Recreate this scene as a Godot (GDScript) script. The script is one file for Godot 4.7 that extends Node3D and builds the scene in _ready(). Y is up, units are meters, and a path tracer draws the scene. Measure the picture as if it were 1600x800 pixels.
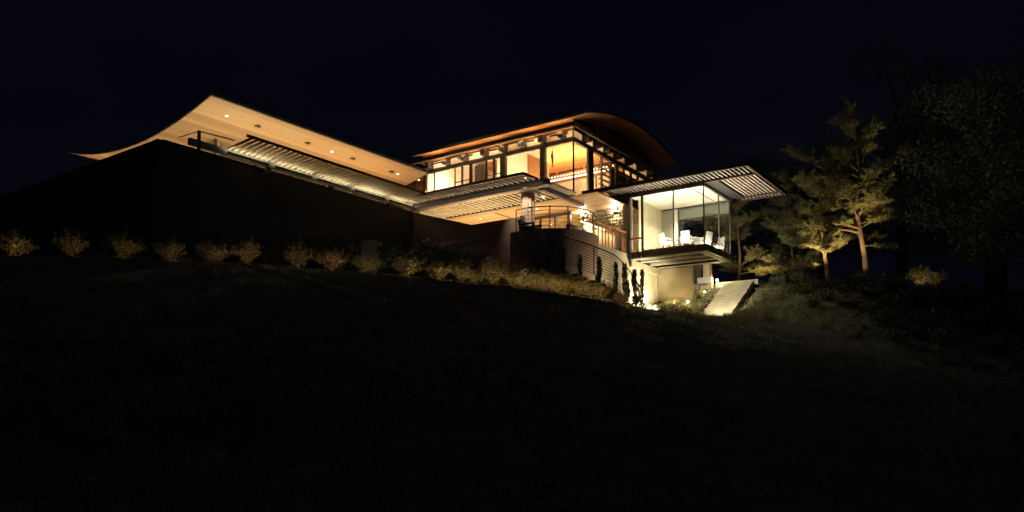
extends Node3D
# A hillside house at night. House axes: u = x (along the glazed front), y up, v = -z (away from the front).

const LAMP := 4.0   # all lamps together: how long the night was exposed
var rng := RandomNumberGenerator.new()
var M := {}
var used := {}
var centres: PackedVector2Array
var weights: PackedFloat64Array
var plane_fit := [0.0, 0.0, 0.0]


# ---------- helpers ----------
func V(u: float, y: float, v: float) -> Vector3:
	return Vector3(u, y, -v)

func lin(r: float, g: float, b: float, a := 1.0) -> Color:
	var c := Color(r, g, b).linear_to_srgb()
	c.a = a
	return c

func rnd(a: float, b: float) -> float:
	return rng.randf_range(a, b)

func numbered(n: String) -> String:
	if not used.has(n):
		used[n] = 0
		return n
	used[n] += 1
	return "%s_%03d" % [n, used[n]]

func tag(o: Node, label: String, category := "", group := "", kind := "") -> Node:
	o.set_meta("label", label)
	if category: o.set_meta("category", category)
	if group: o.set_meta("group", group)
	if kind: o.set_meta("kind", kind)
	return o

func thing(called: String, label: String, category: String, at := Vector3.ZERO, group := "") -> Node3D:
	var o := Node3D.new()
	o.name = numbered(called)
	add_child(o)
	o.position = at
	tag(o, label, category, group, "thing")
	return o

func origin(o: Node) -> Vector3:
	var p := Vector3.ZERO
	while o != self:
		p += o.position
		o = o.get_parent()
	return p

func mk() -> SurfaceTool:
	var st := SurfaceTool.new()
	st.begin(Mesh.PRIMITIVE_TRIANGLES)
	st.set_smooth_group(-1)
	return st

# a mesh whose vertices are already in the scene's coordinates
func part(called: String, st: SurfaceTool, mat: Material, parent: Node) -> MeshInstance3D:
	st.generate_normals()
	var mi := MeshInstance3D.new()
	mi.name = called
	mi.mesh = st.commit()
	mi.material_override = mat
	parent.add_child(mi, true)
	mi.position = -origin(parent)
	return mi

# a shared mesh set down at a place
func piece(called: String, mesh: Mesh, mat: Material, parent: Node, at: Vector3, turn := Basis.IDENTITY) -> MeshInstance3D:
	var mi := MeshInstance3D.new()
	mi.name = called
	mi.mesh = mesh
	mi.material_override = mat
	parent.add_child(mi, true)
	mi.transform = Transform3D(turn, at - origin(parent))
	return mi

func quad(st: SurfaceTool, a: Vector3, b: Vector3, c: Vector3, d: Vector3) -> void:
	for p in [a, c, b, a, d, c]:
		st.add_vertex(p)

func obox(st: SurfaceTool, c: Vector3, X: Vector3, Y: Vector3, Z: Vector3) -> void:
	for t in [[X, Y, Z], [Y, Z, X], [Z, X, Y]]:
		var A: Vector3 = t[0]
		var B: Vector3 = t[1]
		var C: Vector3 = t[2]
		quad(st, c + A - B + C, c + A - B - C, c + A + B - C, c + A + B + C)
		quad(st, c - A - B - C, c - A - B + C, c - A + B + C, c - A + B - C)

func box(st: SurfaceTool, u0: float, u1: float, y0: float, y1: float, v0: float, v1: float) -> SurfaceTool:
	obox(st, V((u0 + u1) / 2, (y0 + y1) / 2, (v0 + v1) / 2), Vector3(absf(u1 - u0) / 2, 0, 0), Vector3(0, (y1 - y0) / 2, 0), Vector3(0, 0, absf(v1 - v0) / 2))
	return st

func beam(st: SurfaceTool, a: Vector3, b: Vector3, w: float, h: float, up := Vector3.UP) -> SurfaceTool:
	var d := (b - a).normalized()
	var s := d.cross(up).normalized()
	var n := s.cross(d)
	obox(st, (a + b) / 2, d * a.distance_to(b) / 2, n * h / 2, s * w / 2)
	return st

func bx(u0: float, u1: float, y0: float, y1: float, v0: float, v1: float) -> SurfaceTool:
	return box(mk(), u0, u1, y0, y1, v0, v1)

func box_mesh(x: float, y: float, z: float) -> Mesh:
	var st := mk()
	obox(st, Vector3.ZERO, Vector3(x / 2, 0, 0), Vector3(0, y / 2, 0), Vector3(0, 0, z / 2))
	st.generate_normals()
	return st.commit()

func tube(st: SurfaceTool, pts: Array, radii: Array, n := 8, closed := true) -> SurfaceTool:
	var rings := []
	for i in pts.size():
		var a: Vector3 = pts[maxi(i - 1, 0)]
		var b: Vector3 = pts[mini(i + 1, pts.size() - 1)]
		var d := (b - a).normalized()
		var s := d.cross(Vector3(0.31, 0.17, 0.94)).normalized()
		if absf(d.dot(Vector3(0.31, 0.17, 0.94))) > 0.95:
			s = d.cross(Vector3(0.9, -0.3, 0.1)).normalized()
		var t := d.cross(s)
		var ring := []
		for k in n:
			var w := TAU * k / n
			ring.append(pts[i] + (s * cos(w) + t * sin(w)) * radii[i])
		rings.append(ring)
	for i in pts.size() - 1:
		for k in n:
			var k2 := (k + 1) % n
			quad(st, rings[i][k], rings[i][k2], rings[i + 1][k2], rings[i + 1][k])
	if closed:
		for k in n:
			var k2 := (k + 1) % n
			for p in [pts[0], rings[0][k], rings[0][k2]]: st.add_vertex(p)
			for p in [pts[-1], rings[-1][k2], rings[-1][k]]: st.add_vertex(p)
	return st

func lathe(st: SurfaceTool, at: Vector3, prof: Array, n := 16) -> SurfaceTool:
	for i in prof.size() - 1:
		for k in n:
			var a := TAU * k / n
			var b := TAU * (k + 1) / n
			var p := [prof[i], prof[i + 1]]
			quad(st, at + Vector3(cos(b) * p[0].x, p[0].y, sin(b) * p[0].x), at + Vector3(cos(a) * p[0].x, p[0].y, sin(a) * p[0].x), at + Vector3(cos(a) * p[1].x, p[1].y, sin(a) * p[1].x), at + Vector3(cos(b) * p[1].x, p[1].y, sin(b) * p[1].x))
	return st

func ball(st: SurfaceTool, at: Vector3, r: float) -> SurfaceTool:
	var prof := []
	for i in 7:
		var a := -PI / 2 + PI * i / 6
		prof.append(Vector2(cos(a) * r, sin(a) * r))
	return lathe(st, at, prof, 12)

func smooth_of(st: SurfaceTool) -> SurfaceTool:
	return st

# ---------- lights ----------
func shine(l: Light3D, parent: Node, at: Vector3, c: Color, e: float) -> void:
	l.light_color = c
	l.light_energy = e * LAMP
	l.shadow_enabled = true
	l.name = "light"
	parent.add_child(l, true)
	l.position = at - origin(parent)

func omni(parent: Node, at: Vector3, c: Color, e: float, size := 0.06) -> void:
	var l := OmniLight3D.new()
	shine(l, parent, at, c, e)
	l.light_size = size
	l.omni_range = 60
	l.omni_attenuation = 2

func aim(l: Node3D, towards: Vector3) -> void:
	var d := towards.normalized()
	var up := Vector3.UP if absf(d.y) < 0.95 else Vector3(1, 0, 0)
	l.basis = Basis.looking_at(d, up)

func spot(parent: Node, at: Vector3, towards: Vector3, c: Color, e: float, angle: float, size := 0.05, soft := 0.6) -> void:
	var l := SpotLight3D.new()
	shine(l, parent, at, c, e)
	aim(l, towards)
	l.spot_angle = angle
	l.light_size = size
	l.spot_range = 60
	l.spot_attenuation = 2
	l.spot_angle_attenuation = soft

func area(parent: Node, at: Vector3, towards: Vector3, up: Vector3, w: float, h: float, c: Color, e: float) -> void:
	var l := AreaLight3D.new()
	shine(l, parent, at, c, e)
	l.basis = Basis.looking_at(towards.normalized(), up)
	l.area_size = Vector2(w, h)
	l.area_range = 60
	l.area_attenuation = 2

# ---------- materials ----------
func noise_tex(seed_: int, freq: float, size: int, lo: Color, hi: Color, mid := Color(-1, 0, 0), stretch := 1.0, across := 1.0) -> ImageTexture:
	var n := FastNoiseLite.new()
	n.seed = seed_
	n.frequency = freq
	n.fractal_octaves = 4
	n.noise_type = FastNoiseLite.TYPE_SIMPLEX_SMOOTH
	var im := Image.create(size, size, false, Image.FORMAT_RGB8)
	for y in size:
		for x in size:
			# four-way blend so that the tile repeats without a seam
			var fx := float(x) / size
			var fy := float(y) / size
			var a := n.get_noise_2d(x * across, y * stretch)
			var b := n.get_noise_2d((x - size) * across, y * stretch)
			var c := n.get_noise_2d(x * across, (y - size) * stretch)
			var d := n.get_noise_2d((x - size) * across, (y - size) * stretch)
			var t := lerpf(lerpf(a, b, fx), lerpf(c, d, fx), fy) * 1.3 * 0.5 + 0.5
			t = clampf(t, 0, 1)
			var col := lo.lerp(hi, t)
			if mid.r >= 0: col = lo.lerp(mid, t * 2) if t < 0.5 else mid.lerp(hi, t * 2 - 1)
			im.set_pixel(x, y, col)
	return ImageTexture.create_from_image(im)

func mat(called: String, c: Color, rough := 0.7, tex: Texture2D = null, scale := Vector3.ONE, bump: Texture2D = null, bump_cm := 0.5) -> StandardMaterial3D:
	var m := StandardMaterial3D.new()
	m.resource_name = called
	m.albedo_color = c
	m.roughness = rough
	if tex or bump:
		m.uv1_triplanar = true
		m.uv1_world_triplanar = true
		m.uv1_scale = scale
		m.albedo_texture = tex
	if bump:
		m.heightmap_enabled = true
		m.heightmap_texture = bump
		m.heightmap_scale = bump_cm
	M[called] = m
	return m

func glow_mat(called: String, c: Color, e: float) -> StandardMaterial3D:
	var m := mat(called, lin(0.8, 0.8, 0.8), 0.5)
	m.emission_enabled = true
	m.emission = c
	m.emission_energy_multiplier = e
	return m

func glass_mat(called: String, alpha: float, c := Color(0.9, 0.95, 0.93)) -> StandardMaterial3D:
	var m := mat(called, Color(c.r, c.g, c.b, alpha), 0.02)
	m.transparency = BaseMaterial3D.TRANSPARENCY_ALPHA
	m.metallic_specular = 0.5
	return m

func make_materials() -> void:
	var grain := noise_tex(3, 0.035, 256, Color(0.72, 0.72, 0.72), Color(1, 1, 1), Color(0.92, 0.9, 0.87), 6.0)
	var grain_v := noise_tex(3, 0.035, 256, Color(0.7, 0.7, 0.7), Color(1, 1, 1), Color(0.92, 0.9, 0.87), 1.0, 6.0)
	var rough_n := noise_tex(5, 0.05, 256, Color(0.45, 0.45, 0.45), Color(1, 1, 1))
	var fine := noise_tex(9, 0.12, 256, Color(0.6, 0.6, 0.6), Color(1, 1, 1))
	var blot := noise_tex(12, 0.012, 256, Color(0.8, 0.79, 0.77), Color(1, 1, 1))
	var soil := noise_tex(15, 0.06, 512, Color(0.35, 0.4, 0.3), Color(1, 0.93, 0.75), Color(0.6, 0.58, 0.45))
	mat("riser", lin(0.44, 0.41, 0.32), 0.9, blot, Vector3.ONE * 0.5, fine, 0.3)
	for k in 5:
		var t: float = [1.0, 0.84, 1.14, 0.92, 1.06][k]
		mat("soffit_%d" % k, lin(0.46 * t, 0.325 * t * lerpf(1.0, t, 0.3), 0.185 * t * lerpf(1.0, t, 0.6)), 0.55, grain_v, Vector3(1.1, 1.1, 0.45), fine, 0.15)
		mat("arch_%d" % k, lin(0.50 * t, 0.25 * t, 0.10 * t), 0.5, grain, Vector3(0.45, 1.1, 1.1), fine, 0.15)
	mat("metal", lin(0.045, 0.036, 0.034), 0.45)
	mat("overhang_shade_wood", lin(0.13, 0.062, 0.038), 0.5, grain, Vector3(0.45, 1.1, 1.1))  # darker than the arch boards, standing in for shade under the side overhang
	mat("metal_light", lin(0.36, 0.38, 0.35), 0.5, blot, Vector3.ONE * 0.4)
	mat("metal_grey", lin(0.10, 0.105, 0.10), 0.5, blot, Vector3.ONE * 0.4)
	mat("metal_brown", lin(0.075, 0.052, 0.045), 0.5, blot, Vector3.ONE * 0.4)
	mat("slat", lin(0.66, 0.60, 0.46), 0.6, blot, Vector3.ONE * 0.3)
	mat("slat_pale", lin(0.55, 0.47, 0.42), 0.6, blot, Vector3.ONE * 0.3)
	mat("plaster", lin(0.52, 0.45, 0.32), 0.9, blot, Vector3.ONE * 0.22, fine, 0.3)
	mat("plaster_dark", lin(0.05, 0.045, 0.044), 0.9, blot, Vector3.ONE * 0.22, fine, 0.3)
	mat("plaster_brown", lin(0.23, 0.172, 0.14), 0.9, blot, Vector3.ONE * 0.22, fine, 0.3)
	mat("white", lin(0.70, 0.68, 0.60), 0.8, blot, Vector3.ONE * 0.2)
	mat("panel_grey", lin(0.27, 0.26, 0.22), 0.6, grain, Vector3(1.5, 0.3, 1.5))
	mat("panel_pale", lin(0.58, 0.55, 0.40), 0.6, grain, Vector3(1.5, 0.3, 1.5))
	mat("underside", lin(0.40, 0.40, 0.34), 0.6, blot, Vector3.ONE * 0.5)
	mat("floor_wood", lin(0.45, 0.25, 0.11), 0.35, grain, Vector3(0.5, 1, 1.5))
	mat("terrace_stone", lin(0.32, 0.29, 0.25), 0.8, rough_n, Vector3.ONE * 0.5, fine, 0.3)
	mat("step", lin(0.55, 0.51, 0.38), 0.85, blot, Vector3.ONE * 0.5, fine, 0.3)
	mat("fabric", lin(0.42, 0.34, 0.27), 0.95, fine, Vector3(3, 0.5, 3))
	mat("upholstery", lin(0.27, 0.265, 0.24), 0.95, fine, Vector3.ONE * 2)
	mat("wicker", lin(0.07, 0.05, 0.04), 0.8, fine, Vector3.ONE * 4)
	mat("cabinet", lin(0.40, 0.19, 0.07), 0.45, grain, Vector3(1.4, 0.4, 1.4))
	for k in 5:
		var c: Array = [[0.40, 0.32, 0.22], [0.31, 0.25, 0.18], [0.46, 0.38, 0.27], [0.26, 0.21, 0.16], [0.38, 0.28, 0.19]][k]
		mat("stone_%d" % k, lin(c[0], c[1], c[2]), 0.9, rough_n, Vector3.ONE * 0.8, fine, 0.8)
	mat("mortar", lin(0.30, 0.26, 0.20), 0.95)
	mat("roof_metal", lin(0.03, 0.03, 0.032), 0.45)
	mat("soil", lin(0.05, 0.04, 0.028), 0.95, soil, Vector3.ONE * 0.35, soil, 3.0)
	mat("mulch", lin(0.10, 0.075, 0.05), 0.95, soil, Vector3.ONE * 0.9, soil, 3.0)
	mat("rock", lin(0.16, 0.13, 0.10), 0.95, rough_n, Vector3.ONE * 0.8, rough_n, 3.0)
	mat("bark", lin(0.38, 0.27, 0.19), 0.95, rough_n, Vector3(2.5, 0.8, 2.5), rough_n, 2.0)
	mat("bark_dark", lin(0.05, 0.04, 0.032), 0.95)
	mat("twig", lin(0.16, 0.11, 0.07), 0.95)
	for t in [["leaf", 0.25], ["needle", 0.2], ["blade", 0.25]]:
		var m := mat(t[0], Color.WHITE, 0.7)
		m.vertex_color_use_as_albedo = true
		m.backlight_enabled = true
		m.backlight = Color(t[1], t[1], t[1])
	glass_mat("glass", 0.01, Color(0.1, 0.1, 0.1))
	var fr := mat("frosted", lin(0.8, 0.76, 0.68), 0.6)
	fr.backlight_enabled = true
	fr.backlight = Color(1, 1, 1)
	glass_mat("glass_reflection_grey", 0.8, Color(0.50, 0.53, 0.48))  # grey body colour stands in for the bright ceiling mirrored in the panes
	var warm := lin(1.0, 0.72, 0.38)
	glow_mat("lamp_warm", warm, 6.0)
	glow_mat("lamp_soft", lin(1.0, 0.80, 0.50), 1.6)
	glow_mat("lamp_white", lin(1.0, 0.90, 0.70), 8.0)
	glow_mat("led", lin(1.0, 0.80, 0.52), 5.0)


# ---------- terrain ----------
# points (u, v, height) the ground passes through; between them the height is a smooth blend
const GROUND := [
	[0, 0, 0.0], [-4, 5, 0.35], [-9, 5, 0.8], [-2, 10, 0.6], [8, 4, -0.6], [0, -12, -1.2], [-25, -12, 2.0], [25, -10, -2.5], [20, 15, -0.4], [-60, -12, 5.5],
	[-17, 6.5, 2.9], [-12.5, 9.5, 2.5], [-10, 12.5, 2.35], [-7.5, 14.5, 2.1], [-6, 16, 1.8], [-4, 20, 1.4], [2, 25, 1.1],
	[-26, 9.6, 5.2], [-20, 14.5, 4.8], [-16.5, 17.5, 4.5], [-12.8, 21.5, 3.95], [-10.5, 23.5, 3.45], [-6.5, 28, 2.6],
	[-33.7, 12.5, 7.2], [-30.2, 15, 7.2], [-25.7, 18.6, 6.95], [-20.2, 23.1, 6.1], [-16.2, 27.2, 5.5], [-14.6, 30.2, 5.28], [-12.4, 33, 4.9], [-24.2, 21.1, 6.88], [-23.2, 22.1, 6.82], [-22.5, 24.0, 6.86], [-21.4, 24.9, 6.74], [-20.0, 26.6, 6.66], [-18.5, 27.9, 6.48], [-17.1, 29.2, 6.25], [-16.4, 30.1, 6.08], [-15.6, 30.9, 5.85], [-9.4, 36.6, 4.25],
	[-60, 14, 7.6], [-45, 14, 7.4], [-36, 18, 7.3], [-30.5, 24, 7.2], [-27, 28, 7.0], [-23, 31, 6.7], [-18.6, 31.4, 6.3], [-18.4, 35, 6.15], [-18.6, 39, 6.5], [-19.3, 42.4, 7.35], [-17.3, 42.4, 7.25],
	[-16.4, 41.2, 6.3], [-14.2, 41.0, 5.9], [-16.6, 45.4, 8.5], [-14.1, 45.4, 8.0], [-14.1, 43.2, 6.8], [-12.9, 42.5, 6.7], [-12.6, 38.6, 5.6], [-11.4, 41.5, 6.4],
	[-15, 49, 9.0], [-9.7, 53.8, 9.0], [-5, 50, 7.6], [-5, 43, 4.6], [0, 44, 3.2], [3, 52, 5.0], [10, 60, 5.5], [10, 45, 2.2], [30, 75, 6.0], [30, 40, 1.0],
	[-30, 44, 9.4], [-45, 40, 9.3], [-25, 60, 10.5], [-50, 70, 11.0], [-5, 75, 11.0], [-24, 36, 8.5]]

func fit_ground() -> void:
	var n := GROUND.size()
	var size := n + 3
	var a := []
	for i in size:
		var row := PackedFloat64Array()
		row.resize(size + 1)
		a.append(row)
	for i in n:
		centres.append(Vector2(GROUND[i][0], GROUND[i][1]))
	for i in n:
		for j in n:
			a[i][j] = centres[i].distance_to(centres[j])
		a[i][n] = 1.0
		a[i][n + 1] = centres[i].x
		a[i][n + 2] = centres[i].y
		a[i][size] = GROUND[i][2]
		a[n][i] = 1.0
		a[n + 1][i] = centres[i].x
		a[n + 2][i] = centres[i].y
	for i in size:
		var best := i
		for r in range(i, size):
			if absf(a[r][i]) > absf(a[best][i]): best = r
		var swap = a[i]
		a[i] = a[best]
		a[best] = swap
		for r in range(i + 1, size):
			var q: float = a[r][i] / a[i][i]
			if q != 0.0:
				for c in range(i, size + 1):
					a[r][c] -= q * a[i][c]
	weights.resize(size)
	for i in range(size - 1, -1, -1):
		var s: float = a[i][size]
		for c in range(i + 1, size):
			s -= a[i][c] * weights[c]
		weights[i] = s / a[i][i]

func ground(u: float, v: float) -> float:
	var p := Vector2(clampf(u, -60, 30), clampf(v, -12, 75))
	var n := centres.size()
	var y: float = weights[n] + weights[n + 1] * p.x + weights[n + 2] * p.y
	for i in n:
		y += weights[i] * p.distance_to(centres[i])
	return y

func on_ground(u: float, v: float, lift := 0.0) -> Vector3:
	return V(u, ground(u, v) + lift, v)

func make_ground() -> void:
	var us := []
	var vs := []
	for x in [-700, -400, -220, -140, -100, -80, -68]: us.append(float(x))
	for i in 131: us.append(-60.0 + 90.0 * i / 130)
	for x in [40, 60, 100, 180, 350, 700]: us.append(float(x))
	for x in [-400, -150, -60, -25]: vs.append(float(x))
	for i in 126: vs.append(-12.0 + 87.0 * i / 125)
	for x in [90, 120, 180, 300, 500, 900]: vs.append(float(x))
	var n := FastNoiseLite.new()
	n.seed = 4
	n.frequency = 0.5
	var h := []
	for v in vs:
		var row := []
		for u in us:
			row.append(V(u, ground(u, v) + n.get_noise_2d(u, v) * 0.05, v))
		h.append(row)
	var st := mk()
	st.set_smooth_group(0)
	for j in vs.size() - 1:
		for i in us.size() - 1:
			quad(st, h[j][i], h[j][i + 1], h[j + 1][i + 1], h[j + 1][i])
	var g := part("ground", st, M.soil, self)
	tag(g, "dark grassy hillside that rises towards the house", "ground", "", "structure")

# ---------- left wing: a sagging timber roof over a plastered block ----------
func sag(u: float) -> float:
	return 14.2 + 0.0215 * (u + 37.3) * (u + 37.3)

func strip(st: SurfaceTool, u0: float, u1: float, lo: float, hi: float, v0: float, v1: float) -> void:
	# one straight length of a roof whose section follows sag()
	var a := V(u0, sag(u0) + lo, v0)
	var b := V(u1, sag(u1) + lo, v0)
	var c := V(u0, sag(u0) + hi, v0)
	var d := V(u1, sag(u1) + hi, v0)
	var z := Vector3(0, 0, -(v1 - v0))
	quad(st, a, b, d, c)
	quad(st, b + z, a + z, c + z, d + z)
	quad(st, b, a, a + z, b + z)
	quad(st, c, d, d + z, c + z)
	quad(st, a, c, c + z, a + z)
	quad(st, d, b, b + z, d + z)

func downlight(at: Vector3, lit: bool, label: String, group: String, e := 0.0, c := Color.WHITE, r := 0.075, lean := Vector3.DOWN, mat_lit := "lamp_white") -> void:
	var t := thing("ceiling_downlight" if lit else "ceiling_speaker", label, "downlight" if lit else "ceiling speaker", at, group)
	var ring := mk()
	lathe(ring, at, [Vector2(r * 1.0, 0.01), Vector2(r * 1.35, 0.01), Vector2(r * 1.35, -0.015), Vector2(r, -0.015), Vector2(r * 1.0, 0.01)], 16)
	part("trim_ring", ring, M.metal if not lit else M.white, t)
	var disc := mk()
	lathe(disc, at, [Vector2(r, -0.004), Vector2(0.001, -0.008)], 16)
	part("lamp_lens" if lit else "grille", disc, M[mat_lit] if lit else M.metal, t)
	if e > 0.0:
		spot(t, at + Vector3(0, -0.05, 0), lean, c, e, 62, 0.06, 0.8)

func uplight(at: Vector3, length: float, along: Vector3, towards: Vector3, c: Color, e: float, label: String, group: String, wide := 0.12, look := "lamp_soft", tall := 0.05) -> void:
	var t := thing("uplight", label, "uplight", at, group)
	var n := towards.normalized()
	var s := along.normalized()
	var w := s.cross(n).normalized()
	var body := mk()
	obox(body, at, s * length / 2, n * tall, w * wide / 2)
	part("housing", body, M.metal, t)
	var lens := mk()
	obox(lens, at + n * (tall + 0.003), s * (length / 2 - 0.03), n * 0.003, w * (wide / 2 - 0.02))
	part("lamp_lens", lens, M[look], t)
	area(t, at + n * (tall + 0.012), n, s, wide, length, c, e)

func left_wing() -> void:
	var roof := thing("curved_roof", "long swooping roof with pale timber board soffit, lowest in its middle", "roof", V(-37, 14.2, 26))
	var u := -44.16
	var k := 0
	while u < -30.5:
		var w := 0.2976
		var st := mk()
		strip(st, u + 0.006, u + w - 0.006, rnd(-0.004, 0.004), 0.03, 19.3, 33.87)
		part("soffit_board", st, M["soffit_%d" % rng.randi_range(0, 4)], roof)
		u += w
		k += 1
	var deck := mk()
	var seams := mk()
	for i in 23:
		var a := -44.2 + 13.78 * i / 23
		strip(deck, a, a + 13.78 / 23, 0.032, 0.1, 19.27, 33.9)
	for i in 30:
		var v := 19.5 + 14.2 * i / 29
		for j in 8:
			var a := -44.1 + 13.6 * j / 8
			strip(seams, a, a + 1.7, 0.1, 0.13, v, v + 0.03)
	part("roof_deck", deck, M.roof_metal, roof)
	tag(part("standing_seams", seams, M.roof_metal, roof), "raised seams on the roof sheet", "", "", "stuff")
	part("edge_fascia", box(mk(), -30.43, -30.37, sag(-30.4) - 0.02, sag(-30.4) + 0.12, 19.25, 33.92), M.metal_grey, roof)
	# recessed fittings in a straight line under the high edge
	var y := sag(-31.42)
	var warm := lin(1.0, 0.66, 0.34)
	var where := ["at the near end of the curved soffit", "halfway along the curved soffit", "near the far end of the curved soffit beside the glazed upper storey"]
	var n := 0
	for v in [20.75, 27.2, 32.29]:
		downlight(V(-31.42, y - 0.01, v), true, "small lit downlight " + where[n], "lit downlights in the curved soffit", 5.0, lin(1.0, 0.80, 0.50), 0.07)
		n += 1
	where = ["first from its high near corner", "second from its high near corner", "third, past the middle of the roof", "last, next to the far lit downlight"]
	n = 0
	for v in [22.47, 25.54, 28.71, 31.75]:
		downlight(V(-31.42, y - 0.012, v), false, "round dark ceiling speaker in the curved soffit, " + where[n], "dark speakers in the curved soffit", 0, warm, 0.12)
		n += 1
	# the building below the roof
	var b := thing("wing_building", "low glazed building under the swooping roof behind the dark wall", "building", V(-38, 11.4, 27))
	part("floor", bx(-43, -30.5, 11.1, 11.4, 17.6, 33.8), M.terrace_stone, b)
	var wall := mk()
	for e in [[-43.0, -42.75, 21.6, 33.5], [-42.75, -33.6, 21.6, 21.85], [-42.75, -33.6, 33.25, 33.5]]:
		for i in 12:
			var a: float = lerpf(e[0], e[1], i / 12.0)
			var c: float = lerpf(e[0], e[1], (i + 1) / 12.0)
			box(wall, a, c, 11.4, minf(sag(a), sag(c)) - 0.01, e[2], e[3])
	part("wall", wall, M.plaster, b)
	for i in 6:
		var v := 21.6 + 11.6 * i / 5.0
		part("mullion", bx(-33.65, -33.53, 11.4, sag(-33.6) - 0.01, v - 0.06, v + 0.06), M.metal, b)
		if i < 5:
			part("window", bx(-33.6, -33.59, 11.5, sag(-33.6) - 0.05, v + 0.06, v + 2.26), M.glass, b)
	part("sill", bx(-33.65, -33.5, 11.4, 11.5, 21.6, 33.3), M.metal, b)
	# light troughs behind the wall, shining up into the soffit and the trellis
	var spots := [[-31.05, 19.0, 0.8], [-31.05, 22.1, 1.0], [-31.05, 25.2, 1.0], [-31.05, 28.3, 1.0], [-31.05, 31.3, 1.0], [-36.4, 20.4, 1.1], [-40.6, 20.4, 1.3], [-42.4, 19.2, 1.5]]
	var named := ["near the corner post of the trellis", "under the first trellis post from the corner", "under the middle of the trellis", "under the far half of the trellis", "at the far end of the trellis", "before the end wall of the wing, nearer the corner", "before the end wall of the wing, farther from the corner", "below the low far tip of the swooping roof"]
	for i in spots.size():
		var s = spots[i]
		var p := V(s[0], 12.0 if i < 5 else 11.5, s[1])
		uplight(p, 1.1 if i == 7 else 2.2, Vector3(0, 0, 1) if i < 5 else Vector3(1, 0, 0), Vector3(-0.15, 1, 0), [lin(1.0, 0.78, 0.46), lin(1.0, 0.76, 0.43), lin(1.0, 0.70, 0.37), lin(1.0, 0.63, 0.30), lin(1.0, 0.60, 0.27), lin(1.0, 0.64, 0.32), lin(1.0, 0.64, 0.32), lin(1.0, 0.66, 0.34)][i], 2.6 * s[2], "linear uplight " + named[i], "uplights under the curved soffit")

func wing_trellis() -> void:
	var t := thing("wing_trellis", "slatted trellis hung below the swooping roof along the dark wall", "trellis", V(-29.2, 12.8, 25.5))
	part("outer_beam", bx(-28.36, -28.26, 13.0, 13.1, 19.72, 33.6), M.metal_brown, t)
	part("inner_beam", bx(-30.22, -30.06, 12.56, 12.86, 18.1, 32.9), M.metal_light, t)
	for k in 5:  # strips added to brighten the undersides of the slats
		uplight(V(-29.82, 12.60, 20.9 + 2.55 * k), 2.2, Vector3(0, 0, 1), Vector3(0, 1, 0), lin(1.0, 0.84, 0.52), 0.3, "added slim strip light on the trellis beam, " + ["at the near end", "second bay", "middle bay", "fourth bay", "at the far end"][k], "added strip lights on the trellis beam", 0.06)
	var st := mk()
	beam(st, V(-0.9, -0.075, 0) , V(0.9, 0.075, 0), 0.06, 0.11)
	st.generate_normals()
	var m := st.commit()
	for i in 40:
		piece("slat", m, M.slat, t, V(-29.23, 12.93, 19.98 + 0.29 * i))
	for v in [22.2, 26.1, 30.4]:
		part("post", bx(-30.26, -30.02, 12.3, 12.56, v - 0.1, v + 0.1), M.metal, t)
	part("post", bx(-30.2, -30.06, 12.3, 13.3, 18.52, 18.62), M.metal_brown, t)
	part("rail", beam(mk(), V(-30.13, 13.28, 18.57), V(-29.9, 13.28, 20.2), 0.045, 0.05), M.metal_brown, t)
	part("rail", beam(mk(), V(-30.13, 13.28, 18.57), V(-31.6, 13.28, 18.5), 0.04, 0.04), M.metal_brown, t)

func dark_walls() -> void:
	var w := thing("retaining_wall", "tall dark plastered wall carrying the trellis beam, its corner towards the slope", "wall", V(-30.4, 7, 17))
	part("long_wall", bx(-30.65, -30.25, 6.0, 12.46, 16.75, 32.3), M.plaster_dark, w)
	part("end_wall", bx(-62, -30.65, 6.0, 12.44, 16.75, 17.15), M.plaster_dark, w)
	part("coping", bx(-30.68, -30.22, 12.46, 12.5, 17.0, 32.3), M.metal, w)
	var t := thing("terrace_wall", "dark terrace wall with a raked top beside the rounded balcony", "wall", V(-26, 7, 32.4))
	var st := mk()
	var a := [V(-30.25, 6, 32.28), V(-22.45, 6, 32.28), V(-22.45, 11.09, 32.28), V(-25.75, 11.1, 32.28), V(-30.25, 12.47, 32.28)]
	var z := Vector3(0, 0, -0.3)
	quad(st, a[0], a[1], a[2], a[3])
	for p in [a[0], a[4], a[3]]: st.add_vertex(p)
	for p in [a[0] + z, a[3] + z, a[4] + z]: st.add_vertex(p)
	quad(st, a[1] + z, a[0] + z, a[3] + z, a[2] + z)
	for i in 5:
		var j := (i + 1) % 5
		quad(st, a[j], a[i], a[i] + z, a[j] + z)
	part("wall_body", st, M.plaster_brown, t)
	part("end_post", bx(-22.45, -22.3, 8.0, 11.12, 32.2, 32.45), M.metal, t)

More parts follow.
